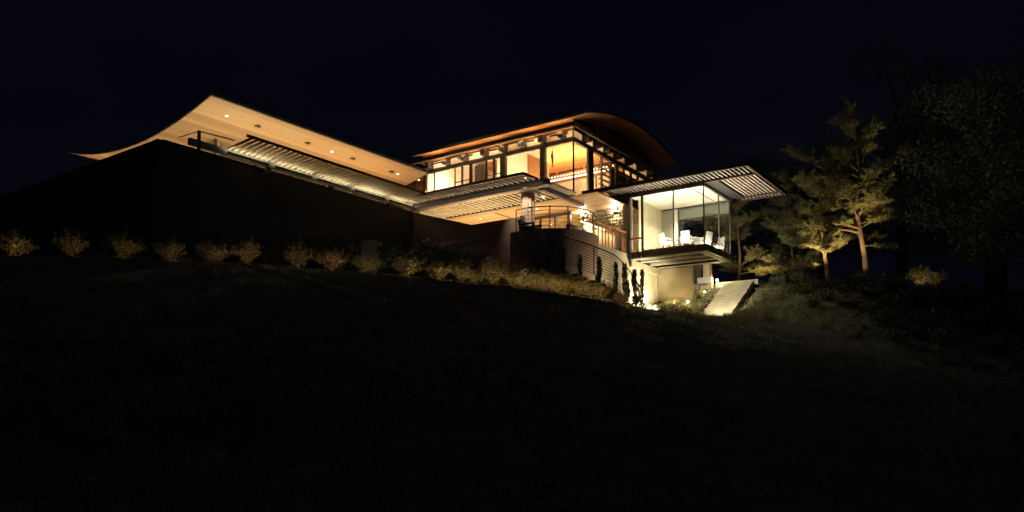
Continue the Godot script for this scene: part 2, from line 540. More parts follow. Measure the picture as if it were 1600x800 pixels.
# ---------- terrace under the upper storey ----------
func terrace() -> void:
	var t := thing("terrace_floor", "stone terrace floor under the slatted pergola", "terrace", V(-25, 9.8, 36))
	part("paving", bx(-30.2, -19.6, 9.6, 9.8, 32.6, 43.0), M.terrace_stone, t)
	var p := thing("terrace_pergola", "brown steel pergola with many pale slats over the terrace", "pergola", V(-25.5, 12.6, 33))
	part("front_beam", bx(-30.2, -20.72, 12.53, 12.86, 32.18, 32.48), M.roof_metal, p)
	part("beam_flange", bx(-30.2, -20.68, 12.50, 12.53, 32.06, 32.6), M.slat_pale, p)
	for k in 4:  # strips added on the flange to light the overhanging slats
		uplight(V(-28.7 + 2.2 * k, 12.545, 32.1), 2.18, Vector3(1, 0, 0), Vector3(0, 1, 0), lin(1.0, 0.74, 0.44), 0.11, "added strip light on the outer flange of the pergola beam, " + ["by the wing", "second from the wing", "second from the draped column", "by the draped column"][k], "added strip lights on the pergola beam", 0.06, "lamp_soft", 0.012)
	part("rear_beam", bx(-29.9, -21.3, 12.54, 12.78, 34.95, 35.07), M.metal_brown, p)
	part("side_beam", bx(-21.5, -21.28, 12.42, 12.75, 32.6, 36.9), M.metal_brown, p)
	part("outer_beam", bx(-30.1, -21.55, 12.9, 13.04, 31.1, 31.18), M.metal, p)
	part("end_beam", bx(-21.55, -21.47, 12.9, 13.04, 31.1, 32.5), M.metal, p)
	var m := box_mesh(0.12, 0.12, 1.36)
	var m2 := box_mesh(0.12, 0.12, 2.44)
	for i in 26:
		var u := -29.95 + 0.336 * i
		piece("slat", m, M.slat_pale, p, V(u, 12.96, 31.86))
		piece("slat", m2, M.slat, p, V(u, 12.64, 33.72))
	for i in 3:
		piece("slat", m2, M.slat, p, V(-21.1 + 0.17 * i, 12.68, 33.8))
	# lower storey: soffit, rear glazing, side walls
	var r := thing("lower_storey", "lower storey with orange timber ceiling behind the terrace", "building", V(-25.5, 9.8, 40))
	var boards := 38
	for i in boards:
		var v := 35.1 + 0.215 * i
		part("ceiling_board", bx(-29.9, -19.45, 12.56 + rnd(-0.003, 0.003), 12.6, v, v + 0.209), M["soffit_%d" % rng.randi_range(0, 4)], r)
	part("ceiling_slot", bx(-26.7, -26.55, 12.545, 12.556, 35.6, 37.2), M.metal, r)
	part("ceiling_vent", bx(-25.1, -24.8, 12.543, 12.556, 36.3, 36.42), M.metal, r)
	part("side_wall", bx(-30.2, -29.9, 9.8, 12.56, 32.6, 43), M.white, r)
	part("back_wall", bx(-29.9, -19.5, 9.8, 12.56, 43, 43.25), M.white, r)
	part("inner_wall", bx(-29.9, -26.9, 9.8, 12.56, 37.5, 37.7), M.white, r)
	part("door_head", bx(-26.9, -22.5, 12.28, 12.45, 37.45, 37.6), M.metal, r)
	var i := 0
	for u in [-26.9, -25.75, -24.65, -23.6, -22.6]:
		part("mullion", bx(u - 0.05, u + 0.05, 9.8, 12.28, 37.46, 37.58), M.metal, r)
		if i < 4: part("window", bx(u + 0.05, u + 1.0, 9.85, 12.28, 37.51, 37.52), M.glass, r)
		i += 1
	part("kitchen_cabinet", bx(-29, -23, 9.8, 11.6, 42.4, 42.95), M.cabinet, r)
	part("kitchen_counter", bx(-27.5, -23.5, 9.8, 10.7, 40.2, 41.0), M.panel_pale, r)
	# downlights
	var c := lin(1.0, 0.70, 0.36)
	var n := 0
	var at := [[-28.4, 33.4, 12.72], [-27.3, 33.3, 12.72], [-25.9, 33.1, 12.72], [-22.9, 34.4, 12.72], [-22.5, 34.5, 12.72], [-28.2, 36.2, 12.55], [-24, 36.2, 12.55], [-28.3, 40, 12.55], [-25.5, 40, 12.55], [-22.6, 40, 12.55]]
	var place := ["far end of the terrace pergola", "between slats near the pergola end", "middle of the terrace pergola", "beside the draped column", "just past the draped column", "orange ceiling by the side wall", "orange ceiling before the glass doors", "kitchen ceiling by the side wall", "kitchen ceiling over the counter", "kitchen ceiling by the stone wall"]
	for a in at:
		downlight(V(a[0], a[2], a[1]), true, "small bright downlight, " + place[n], "downlights over the terrace", [0.9, 0.9, 0.9, 0.9, 0.9, 6.0, 6.0, 14.0, 14.0, 14.0][n], c, 0.055)
		n += 1
	# added floor troughs that brighten slats and ceiling, unseen behind the terrace wall
	var amber := lin(1.0, 0.68, 0.34)
	for k in 3:
		var w: String = ["by the side wall", "in the middle", "by the draped column"][k]
		uplight(V(-28.6 + 2.5 * k, 9.9, 36.4), 1.8, Vector3(1, 0, 0), Vector3(0, 1, 0), amber, 2.2, "added floor light under the orange terrace ceiling, " + w, "added floor lights under the terrace ceiling")
		uplight(V(-29.2 + 2.5 * k, 10.2, 32.75), 2.0, Vector3(1, 0, 0), Vector3(0.35, 1, -0.05), amber, 2.6, "added floor light under the pergola slats, " + w, "added floor lights under the pergola")
	# draped column
	var col := thing("draped_column", "column wrapped in pleated beige cloth at the pergola corner", "column", V(-22.45, 9.8, 32.95))
	var st := mk()
	var pts := 40
	var rows := 8
	for j in rows:
		var y0 := 9.8 + 2.66 * j / rows
		var y1 := 9.8 + 2.66 * (j + 1) / rows
		for q in pts:
			var f := func(kk: int, y: float) -> Vector3:
				var w: float = TAU * kk / pts
				var rr: float = 0.34 + 0.035 * sin(w * 10.0) + 0.012 * sin(w * 3.0 + y * 1.1) - 0.02 * sin((y - 9.8) * 1.2)
				return V(-22.45 + rr * cos(w), y, 32.95 + rr * sin(w))
			quad(st, f.call(q, y0), f.call(q + 1, y0), f.call(q + 1, y1), f.call(q, y1))
	part("cloth", st, M.fabric, col)
	downlight(V(-21.7, 12.89, 31.62), true, "small added downlight in the pergola overhang that brightens the draped column", "downlights over the terrace", 0.0, lin(1.0, 0.74, 0.46), 0.05)
	spot(col, V(-21.85, 12.78, 31.5), V(-0.6, -1.75, 1.3), lin(1.0, 0.76, 0.50), 4.0, 29, 0.04, 0.7)  # spot added to light the cloth, carried as a pergola fitting
	part("cap_plate", bx(-22.88, -22.0, 12.46, 12.5, 32.62, 33.38), M.white, col)
	part("post", bx(-22.53, -22.37, 9.8, 12.46, 32.87, 33.03), M.metal, col)

# ---------- rounded balcony, bar rail, stone wall ----------
const BC := Vector2(-21.2, 33.2)

func ringp(deg: float, r: float, y: float) -> Vector3:
	return V(BC.x + r * cos(deg_to_rad(deg)), y, BC.y + r * sin(deg_to_rad(deg)))

func arc_wall(st: SurfaceTool, a0: float, a1: float, r0: float, r1: float, y0: float, y1: float, n: int) -> void:
	for i in n:
		var a := lerpf(a0, a1, float(i) / n)
		var b := lerpf(a0, a1, float(i + 1) / n)
		quad(st, ringp(a, r1, y0), ringp(b, r1, y0), ringp(b, r1, y1), ringp(a, r1, y1))
		quad(st, ringp(a, r1, y1), ringp(b, r1, y1), ringp(b, r0, y1), ringp(a, r0, y1))
		quad(st, ringp(b, r0, y0), ringp(a, r0, y0), ringp(a, r0, y1), ringp(b, r0, y1))
	quad(st, ringp(a0, r0, y0), ringp(a0, r1, y0), ringp(a0, r1, y1), ringp(a0, r0, y1))
	quad(st, ringp(a1, r1, y0), ringp(a1, r0, y0), ringp(a1, r0, y1), ringp(a1, r1, y1))

func balcony() -> void:
	var b := thing("rounded_balcony", "rounded plaster balcony bulging from the terrace corner", "balcony", V(BC.x, 6, BC.y))
	var st := mk()
	arc_wall(st, -112, 44, 2.2, 2.5, 5.6, 9.92, 40)
	part("curved_wall", st, M.plaster_brown, b)
	var fl := mk()
	for i in 20:
		var a0 := -112 + 156.0 * i / 20
		var a1 := -112 + 156.0 * (i + 1) / 20
		quad(fl, ringp(a0, 0.0, 9.78), ringp(a0, 2.2, 9.78), ringp(a1, 2.2, 9.78), ringp(a1, 0.0, 9.78))
		quad(fl, ringp(a0, 0.0, 9.6), ringp(a1, 0.0, 9.6), ringp(a1, 2.2, 9.6), ringp(a0, 2.2, 9.6))
	part("balcony_floor", fl, M.terrace_stone, b)
	var r := thing("balcony_railing", "dark railing of thin horizontal bars curving round the balcony top", "railing", V(BC.x, 9.9, BC.y))
	for a in [-104, -80, -58, -36, -14, 8, 30]:
		part("post", tube(mk(), [ringp(a, 2.38, 9.9), ringp(a, 2.38, 11.08)], [0.03, 0.03], 8), M.metal, r)
	for k in 6:
		var pts := []
		var rad := []
		for i in 41:
			pts.append(ringp(-104 + 134.0 * i / 40, 2.38, 10.1 + 0.19 * k))
			rad.append(0.03 if k == 5 else 0.011)
		part("top_rail" if k == 5 else "bar", tube(mk(), pts, rad, 6), M.metal, r)

func stair_path(t: float, off := 0.0) -> Vector3:
	# plan and height of the handrail that winds down round the balcony; t from 0 (top) to 1 (bottom)
	var a := lerpf(-84, 6, t)
	var r := lerpf(3.35, 5.0, smoothstep(0.0, 1.0, t)) + off
	var y := 9.92 - 2.3 * pow(t, 1.25) - 0.75 * smoothstep(0.72, 1.0, t)
	return ringp(a, r, y)

func curved_stair() -> void:
	var s := thing("winding_stair", "stone stair winding down round the rounded balcony behind its railing", "stairs", V(-18, 6.2, 31))
	for i in 16:
		var t0 := i / 16.0
		var t1 := (i + 1) / 16.0
		var y := stair_path((t0 + t1) / 2).y - 1.6
		var st := mk()
		var a := lerpf(-84, 6, t0)
		var b := lerpf(-84, 6, t1)
		var o0 := stair_path(t0, -0.1)
		var o1 := stair_path(t1, -0.1)
		var p := [ringp(a, 2.52, y), Vector3(o0.x, y, o0.z), Vector3(o1.x, y, o1.z), ringp(b, 2.52, y)]
		var d := Vector3(0, -(y - 5.2), 0)
		quad(st, p[0], p[1], p[2], p[3])
		for k in 4:
			var q := (k + 1) % 4
			quad(st, p[k] + d, p[q] + d, p[q], p[k])
		part("step", st, M.plaster_brown, s)
	var r := thing("stair_railing", "long dark railing with horizontal bars descending round the balcony wall", "railing", V(-17, 6.5, 31))
	for t in [0.0, 0.33, 0.6, 0.8, 0.95]:
		var p := stair_path(t)
		part("post", tube(mk(), [p - Vector3(0, 1.35, 0), p], [0.028, 0.028], 8), M.metal, r)
	for k in 11:
		var pts := []
		var rad := []
		for i in 37:
			pts.append(stair_path(i / 36.0) - Vector3(0, 0.128 * k, 0))
			rad.append(0.032 if k == 0 else 0.014)
		part("top_rail" if k == 0 else "bar", tube(mk(), pts, rad, 6), M.metal, r)

func bar_side() -> void:
	var w := thing("base_wall", "tall beige plaster base wall under the bar and the glass room", "wall", V(-19.35, 6, 38.7))
	part("side_wall", bx(-19.65, -19.35, 5.8, 9.74, 34.95, 42.55), M.plaster, w)
	part("rear_wall", bx(-19.35, -17.25, 5.8, 9.4, 42.55, 42.85), M.plaster, w)
	for v in [39.4, 40.75, 42.1]:
		part("fin", bx(-19.35, -19.27, 6.0, 9.0, v - 0.05, v + 0.05), M.plaster, w)
	part("ledge", bx(-19.35, -19.2, 9.0, 9.4, 38.6, 42.5), M.plaster, w)
	var b := thing("terrace_bar", "lit bar front under a brown handrail between balcony and glass room", "bar", V(-19.5, 9.75, 36.6))
	part("handrail", beam(mk(), V(-19.42, 10.93, 34.3), V(-19.42, 10.93, 38.4), 0.14, 0.07), M.cabinet, b)
	part("back_panel", bx(-20.1, -20.0, 9.8, 10.86, 34.6, 38.4), M.panel_pale, b)
	part("counter", bx(-20.15, -19.62, 10.82, 10.88, 34.4, 38.4), M.cabinet, b)
	part("led_strip", bx(-19.75, -19.70, 10.74, 10.80, 33.9, 36.4), M.led, b)
	area(b, V(-19.72, 10.72, 35.2), Vector3(-0.55, -1, 0), Vector3(0, 0, 1), 0.06, 2.6, lin(1.0, 0.76, 0.44), 1.2)
	area(b, V(-19.72, 10.72, 37.4), Vector3(-0.55, -1, 0), Vector3(0, 0, 1), 0.06, 1.4, lin(1.0, 0.72, 0.38), 0.3)
	for v in [34.7, 35.15, 35.6, 35.95, 36.3, 36.75, 37.1, 37.75, 38.05, 38.35]:
		part("baluster", bx(-19.47, -19.39, 9.74, 10.9, v - 0.022, v + 0.022), M.cabinet, b)
	part("door_panel", bx(-19.5, -19.44, 9.76, 10.88, 37.14, 37.7), M.metal_brown, b)
	for k in 9:
		part("string_light", ball(mk(), V(-19.55, 9.9 + 0.11 * k, 37.9), 0.022), M.led, b)
	# rubble wall with two sconces
	var s := thing("stone_wall", "rough coursed stone wall lit by two sconces under the canopy", "wall", V(-20.9, 9.8, 38.7))
	part("mortar_core", bx(-22.55, -19.3, 9.8, 13.06, 38.62, 38.95), M.mortar, s)
	var y := 9.82
	while y < 13.0:
		var h := rnd(0.13, 0.24)
		if y + h > 13.04: h = 13.04 - y
		var u := -22.55
		while u < -19.3:
			var l := rnd(0.2, 0.62)
			if u + l > -19.42: l = -19.3 - u
			var st := mk()
			var f := 38.62 - rnd(0.03, 0.09)
			var g := 0.012
			var a := [V(u + g, y + g, 38.63), V(u + l - g, y + g, 38.63), V(u + l - g, y + h - g, 38.63), V(u + g, y + h - g, 38.63)]
			var q := []
			for p in [[0.03, 0.02], [-0.03, 0.02], [-0.03, -0.02], [0.03, -0.02]]:
				q.append(Vector3(a[q.size()].x + p[0] + rnd(-0.012, 0.012), a[q.size()].y + p[1] + rnd(-0.01, 0.01), -(f + rnd(-0.015, 0.015))))
			quad(st, q[0], q[1], q[2], q[3])
			for k in 4:
				var kk := (k + 1) % 4
				quad(st, a[k], a[kk], q[kk], q[k])
			part("stone", st, M["stone_%d" % rng.randi_range(0, 4)], s)
			u += l
		y += h
	var n := 0
	for p in [[-20.14, 12.32], [-22.3, 12.36]]:
		var t := thing("wall_sconce", ["square wall sconce over the bar, nearer the glass room", "square wall sconce on the stone wall beside the rear doors"][n], "sconce", V(p[0], p[1], 38.5), "sconces on the stone wall")
		part("back_plate", bx(p[0] - 0.09, p[0] + 0.09, p[1] - 0.13, p[1] + 0.13, 38.5, 38.54), M.metal, t)
		part("shade", bx(p[0] - 0.08, p[0] + 0.08, p[1] - 0.10, p[1] - 0.05, 38.36, 38.5), M.metal, t)
		part("lamp_glass", bx(p[0] - 0.065, p[0] + 0.065, p[1] - 0.05, p[1] + 0.1, 38.37, 38.49), M.lamp_white, t)
		omni(t, V(p[0], p[1] + 0.02, 38.43), lin(1.0, 0.84, 0.56), 0.75, 0.05)
		spot(t, V(p[0], p[1] - 0.12, 38.36), Vector3(0, -1, -0.25), lin(1.0, 0.82, 0.48), 0.9, 60, 0.05, 0.7)
		n += 1

# ---------- glass room on its cantilevered slab ----------
func glass_room() -> void:
	var g := thing("glass_room", "cantilevered glass dining room lit in pale cream above the slope", "building", V(-17, 9.4, 40.5))
	# slab: a steel rim, recessed panels and joists below, floor on top
	part("rim_beam", bx(-19.4, -14.75, 9.42, 9.78, 38.45, 38.6), M.metal_brown, g)
	part("rim_beam", bx(-14.9, -14.75, 9.42, 9.78, 38.6, 42.55), M.metal, g)
	part("rim_beam", bx(-19.4, -14.9, 9.42, 9.78, 42.4, 42.55), M.metal_brown, g)
	part("rim_beam", bx(-19.4, -19.25, 9.42, 9.78, 38.6, 42.4), M.metal_brown, g)
	part("rim_flange", bx(-19.2, -14.9, 9.405, 9.43, 38.62, 38.95), M.underside, g)
	part("rim_flange", bx(-19.2, -14.9, 9.405, 9.43, 42.05, 42.38), M.underside, g)
	part("rim_flange", bx(-15.25, -14.92, 9.40, 9.425, 38.62, 42.38), M.underside, g)
	for v in [39.85, 41.15]:
		part("joist", bx(-19.2, -15.25, 9.41, 9.56, v - 0.09, v + 0.09), M.underside, g)
	for v in [38.95, 39.94, 41.24]:
		part("underside_panel", bx(-19.25, -15.2, 9.56, 9.6, v, v + 0.9), M.underside, g)
	for k in 3:
		part("bracket", bx(-19.15 + 0.32 * k, -19.08 + 0.32 * k, 9.43, 9.75, 38.32, 38.45), M.metal, g)
	for i in 18:
		var u := -19.38 + 0.256 * i
		part("floor_board", bx(u, u + 0.25, 9.78, 9.8, 38.6, 42.5), M.floor_wood, g)
	# roof slab and ceiling
	part("ceiling", bx(-19.3, -14.8, 13.02, 13.08, 38.5, 42.75), M.white, g)
	part("roof_slab", bx(-19.5, -14.15, 13.12, 13.42, 38.66, 42.8), M.roof_metal, g)
	part("ceiling_slot", bx(-15.72, -15.64, 13.005, 13.02, 39.3, 42.2), M.metal, g)
	part("ceiling_slot", bx(-15.0, -14.93, 13.005, 13.02, 40.6, 42.4), M.metal, g)
	# posts and mullions
	part("steel_post", bx(-19.62, -19.2, 9.4, 13.1, 38.42, 38.7), M.metal, g)
	part("door_post", bx(-18.53, -18.41, 9.8, 13.02, 38.47, 38.6), M.metal_brown, g)
	part("transom", bx(-19.2, -18.53, 10.5, 10.6, 38.49, 38.58), M.cabinet, g)
	part("head_beam", bx(-19.2, -14.8, 12.96, 13.1, 38.46, 38.6), M.metal, g)
	part("head_beam", bx(-14.92, -14.8, 12.96, 13.1, 38.6, 42.6), M.metal, g)
	part("head_beam", bx(-19.2, -14.92, 12.9, 13.02, 42.5, 42.62), M.metal, g)
	for u in [-16.6, -14.88]:
		part("mullion", bx(u - 0.025, u + 0.025, 9.8, 12.96, 38.5, 38.57), M.metal, g)
	for v in [40.8, 42.56]:
		part("mullion", bx(-14.91, -14.85, 9.8, 12.96, v - 0.022, v + 0.022), M.metal, g)
	for u in [-18.0, -16.4]:
		part("mullion", bx(u - 0.03, u + 0.03, 9.8, 12.9, 42.52, 42.6), M.metal, g)
	part("rear_transom", bx(-18.0, -14.9, 12.22, 12.28, 42.52, 42.6), M.metal, g)
	for w in [[-19.2, -18.53], [-18.41, -16.63], [-16.57, -14.91]]:
		part("window", bx(w[0], w[1], 9.8, 12.96, 38.53, 38.54), M.glass, g)
	for w in [[38.57, 40.78], [40.82, 42.54]]:
		part("window", bx(-14.885, -14.875, 9.8, 12.96, w[0], w[1]), M.glass, g)
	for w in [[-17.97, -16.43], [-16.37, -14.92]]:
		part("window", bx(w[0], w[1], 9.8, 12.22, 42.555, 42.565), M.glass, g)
		part("window", bx(w[0], w[1], 12.28, 12.9, 42.555, 42.565), M.glass_reflection_grey, g)
	# inner walls
	for i in 4:
		part("wall_panel", bx(-19.12, -19.05, 9.86, 13.02, 39.35 + 0.78 * i, 39.35 + 0.78 * i + 0.772), M.panel_pale, g)
	part("skirting", bx(-19.05, -19.02, 9.8, 9.9, 39.35, 42.4), M.white, g)
	part("rear_panel", bx(-19.05, -18.25, 9.8, 12.9, 42.4, 42.5), M.panel_grey, g)
	part("door_jamb", bx(-18.22, -18.03, 9.8, 12.9, 42.36, 42.5), M.white, g)
	var c := lin(1.0, 0.95, 0.70)
	var n := 0
	for p in [[-15.87, 39.12], [-17.5, 41.3], [-15.95, 40.57], [-17.4, 39.6], [-17.3, 41.4]]:
		downlight(V(p[0], 13.012, p[1]), true, "small ceiling downlight in the glass room, " + ["by the front corner pane", "by the pale wall panels", "over the right side of the table", "over the front chairs", "over the back of the table"][n], "downlights in the glass room", 2.4, c, 0.05)
		n += 1
	uplight(V(-17.0, 9.85, 38.78), 3.0, Vector3(1, 0, 0), Vector3(0, 1, -0.1), c, 9.5, "added linear floor light behind the front glass of the glass room", "", 0.1)  # floor troughs added out of sight to brighten ceiling and chairs
	uplight(V(-15.2, 9.85, 40.6), 3.0, Vector3(0, 0, 1), Vector3(0, 1, 0), c, 7.0, "added linear floor light behind the side glass of the glass room", "", 0.1)

func added_canopy_spots() -> void:  # rim spots added to light the canopy slats from below
	for k in 2:
		var v: float = [39.7, 41.7][k]
		var at := V(-14.66, 9.62, v)
		var t := thing("added_spotlight", "small added spotlight on the side rim of the glass room slab, " + ["nearer the front corner", "nearer the rear corner"][k], "spotlight", at, "added spotlights on the slab rim")
		part("bracket", bx(-14.75, -14.68, 9.56, 9.66, v - 0.03, v + 0.03), M.metal, t)
		part("housing", tube(mk(), [at, at + Vector3(0.03, 0.12, 0)], [0.035, 0.045], 10), M.metal, t)
		part("lamp_lens", tube(mk(), [at + Vector3(0.0295, 0.118, 0), at + Vector3(0.0305, 0.124, 0)], [0.036, 0.036], 10), M.lamp_soft, t)
		spot(t, at + Vector3(0.04, 0.16, 0), Vector3(0.38, 1, 0.0), lin(1.0, 0.76, 0.55), 3.0, 55, 0.05, 0.8)

func dining() -> void:
	var t := thing("dining_table", "round white dining table in the glass room", "table", V(-16.45, 9.8, 40.45))
	part("table_top", lathe(mk(), V(-16.45, 9.8, 40.45), [Vector2(0.001, 0.7), Vector2(0.72, 0.7), Vector2(0.74, 0.72), Vector2(0.72, 0.745), Vector2(0.001, 0.745)], 28), M.upholstery, t)
	part("pedestal", lathe(mk(), V(-16.45, 9.8, 40.45), [Vector2(0.34, 0.0), Vector2(0.3, 0.04), Vector2(0.07, 0.1), Vector2(0.06, 0.6), Vector2(0.2, 0.7)], 20), M.white, t)
	var proto := thing("dining_chair", "white upholstered chair with its back to the front glass", "chair", Vector3.ZERO, "white chairs in the glass room")
	var st := mk()
	box(st, -0.25, 0.25, 0.36, 0.48, -0.24, 0.24)
	part("seat", st, M.upholstery, proto)
	st = mk()
	beam(st, Vector3(0, 0.44, 0.22), Vector3(0, 0.98, 0.31), 0.48, 0.08, Vector3(0, 0.1, 1))
	part("backrest", st, M.upholstery, proto)
	for s in [[-1, -1], [1, -1], [-1, 1], [1, 1]]:
		part("leg", tube(mk(), [Vector3(0.21 * s[0], 0, 0.2 * s[1]), Vector3(0.2 * s[0], 0.37, 0.19 * s[1])], [0.016, 0.024], 6), M.cabinet, proto)
	for s in [-1, 1]:
		part("armrest", beam(mk(), Vector3(0.27 * s, 0.64, -0.16), Vector3(0.27 * s, 0.66, 0.24), 0.05, 0.06), M.upholstery, proto)
	var spots := [[-16.25, 39.42, "white upholstered chair with its back to the front glass"], [-17.35, 39.25, "white chair nearest the door post of the glass room"], [-15.5, 40.25, "white chair beside the right glass pane corner"], [-15.35, 41.85, "white chair apart from the table by the rear glass"], [-16.5, 41.5, "white chair behind the round table"], [-17.45, 40.65, "white chair on the side of the pale wall panels"]]
	for i in spots.size():
		var s = spots[i]
		var ch: Node3D = proto
		if i > 0:
			ch = proto.duplicate()
			ch.name = numbered("dining_chair")
			add_child(ch)
		ch.set_meta("label", s[2])
		ch.position = V(s[0], 9.8, s[1])
		var d := Vector2(-16.45 - s[0], 40.45 - s[1])
		ch.rotation.y = atan2(-d.x, d.y)

func canopy() -> void:
	var c := thing("glass_room_canopy", "flat slatted canopy reaching far beyond the glass room", "canopy", V(-16.7, 13.2, 40.3))
	part("front_beam", bx(-21.45, -11.95, 13.12, 13.34, 36.92, 37.04), M.metal, c)
	part("rear_beam", bx(-14.6, -11.95, 13.12, 13.34, 43.62, 43.74), M.metal_brown, c)
	part("side_beam", bx(-12.07, -11.95, 13.12, 13.34, 37.04, 43.62), M.metal_brown, c)
	part("side_beam", bx(-21.45, -21.33, 13.12, 13.34, 37.04, 38.6), M.metal, c)
	part("cross_beam", bx(-21.33, -12.07, 13.1, 13.3, 38.5, 38.64), M.metal_brown, c)
	part("cross_beam", bx(-14.6, -12.07, 13.1, 13.3, 42.84, 42.96), M.metal_brown, c)
	var a := box_mesh(0.072, 0.05, 1.46)
	var b := box_mesh(0.072, 0.05, 4.2)
	var d := box_mesh(0.072, 0.05, 0.66)
	for i in 40:
		piece("slat", a, M.slat_pale, c, V(-21.2 + 0.232 * i, 13.22, 37.77))
	for i in 9:
		piece("slat", b, M.slat_pale, c, V(-14.0 + 0.21 * i, 13.22, 40.74))
	for i in 11:
		piece("slat", d, M.slat_pale, c, V(-14.4 + 0.21 * i, 13.22, 43.29))

# ---------- upper storey under the arched roof ----------
func arch(v: float) -> float:
	return 18.33 - 0.0253 * (v - 42.2) * (v - 42.2)

func arch_strip(st: SurfaceTool, v0: float, v1: float, lo: float, hi: float, u0: float, u1: float) -> void:
	var a := V(u0, arch(v0) + lo, v0)
	var b := V(u0, arch(v1) + lo, v1)
	var c := V(u0, arch(v0) + hi, v0)
	var d := V(u0, arch(v1) + hi, v1)
	var x := Vector3(u1 - u0, 0, 0)
	quad(st, b, a, c, d)
	quad(st, a + x, b + x, d + x, c + x)
	quad(st, a, b, b + x, a + x)
	quad(st, d, c, c + x, d + x)
	quad(st, a, a + x, c + x, c)
	quad(st, b + x, b, d, d + x)

func bay(parent: Node, a: Vector3, b: Vector3, y0: float, y1: float, mats: Material, called := "window") -> void:
	var st := mk()
	obox(st, Vector3((a.x + b.x) / 2, (y0 + y1) / 2, (a.z + b.z) / 2), Vector3((b.x - a.x) / 2, 0, 0) if absf(b.x - a.x) > 0.1 else Vector3(0.005, 0, 0), Vector3(0, (y1 - y0) / 2, 0), Vector3(0, 0, absf(b.z - a.z) / 2) if absf(b.z - a.z) > 0.1 else Vector3(0, 0, 0.005))
	part(called, st, mats, parent)

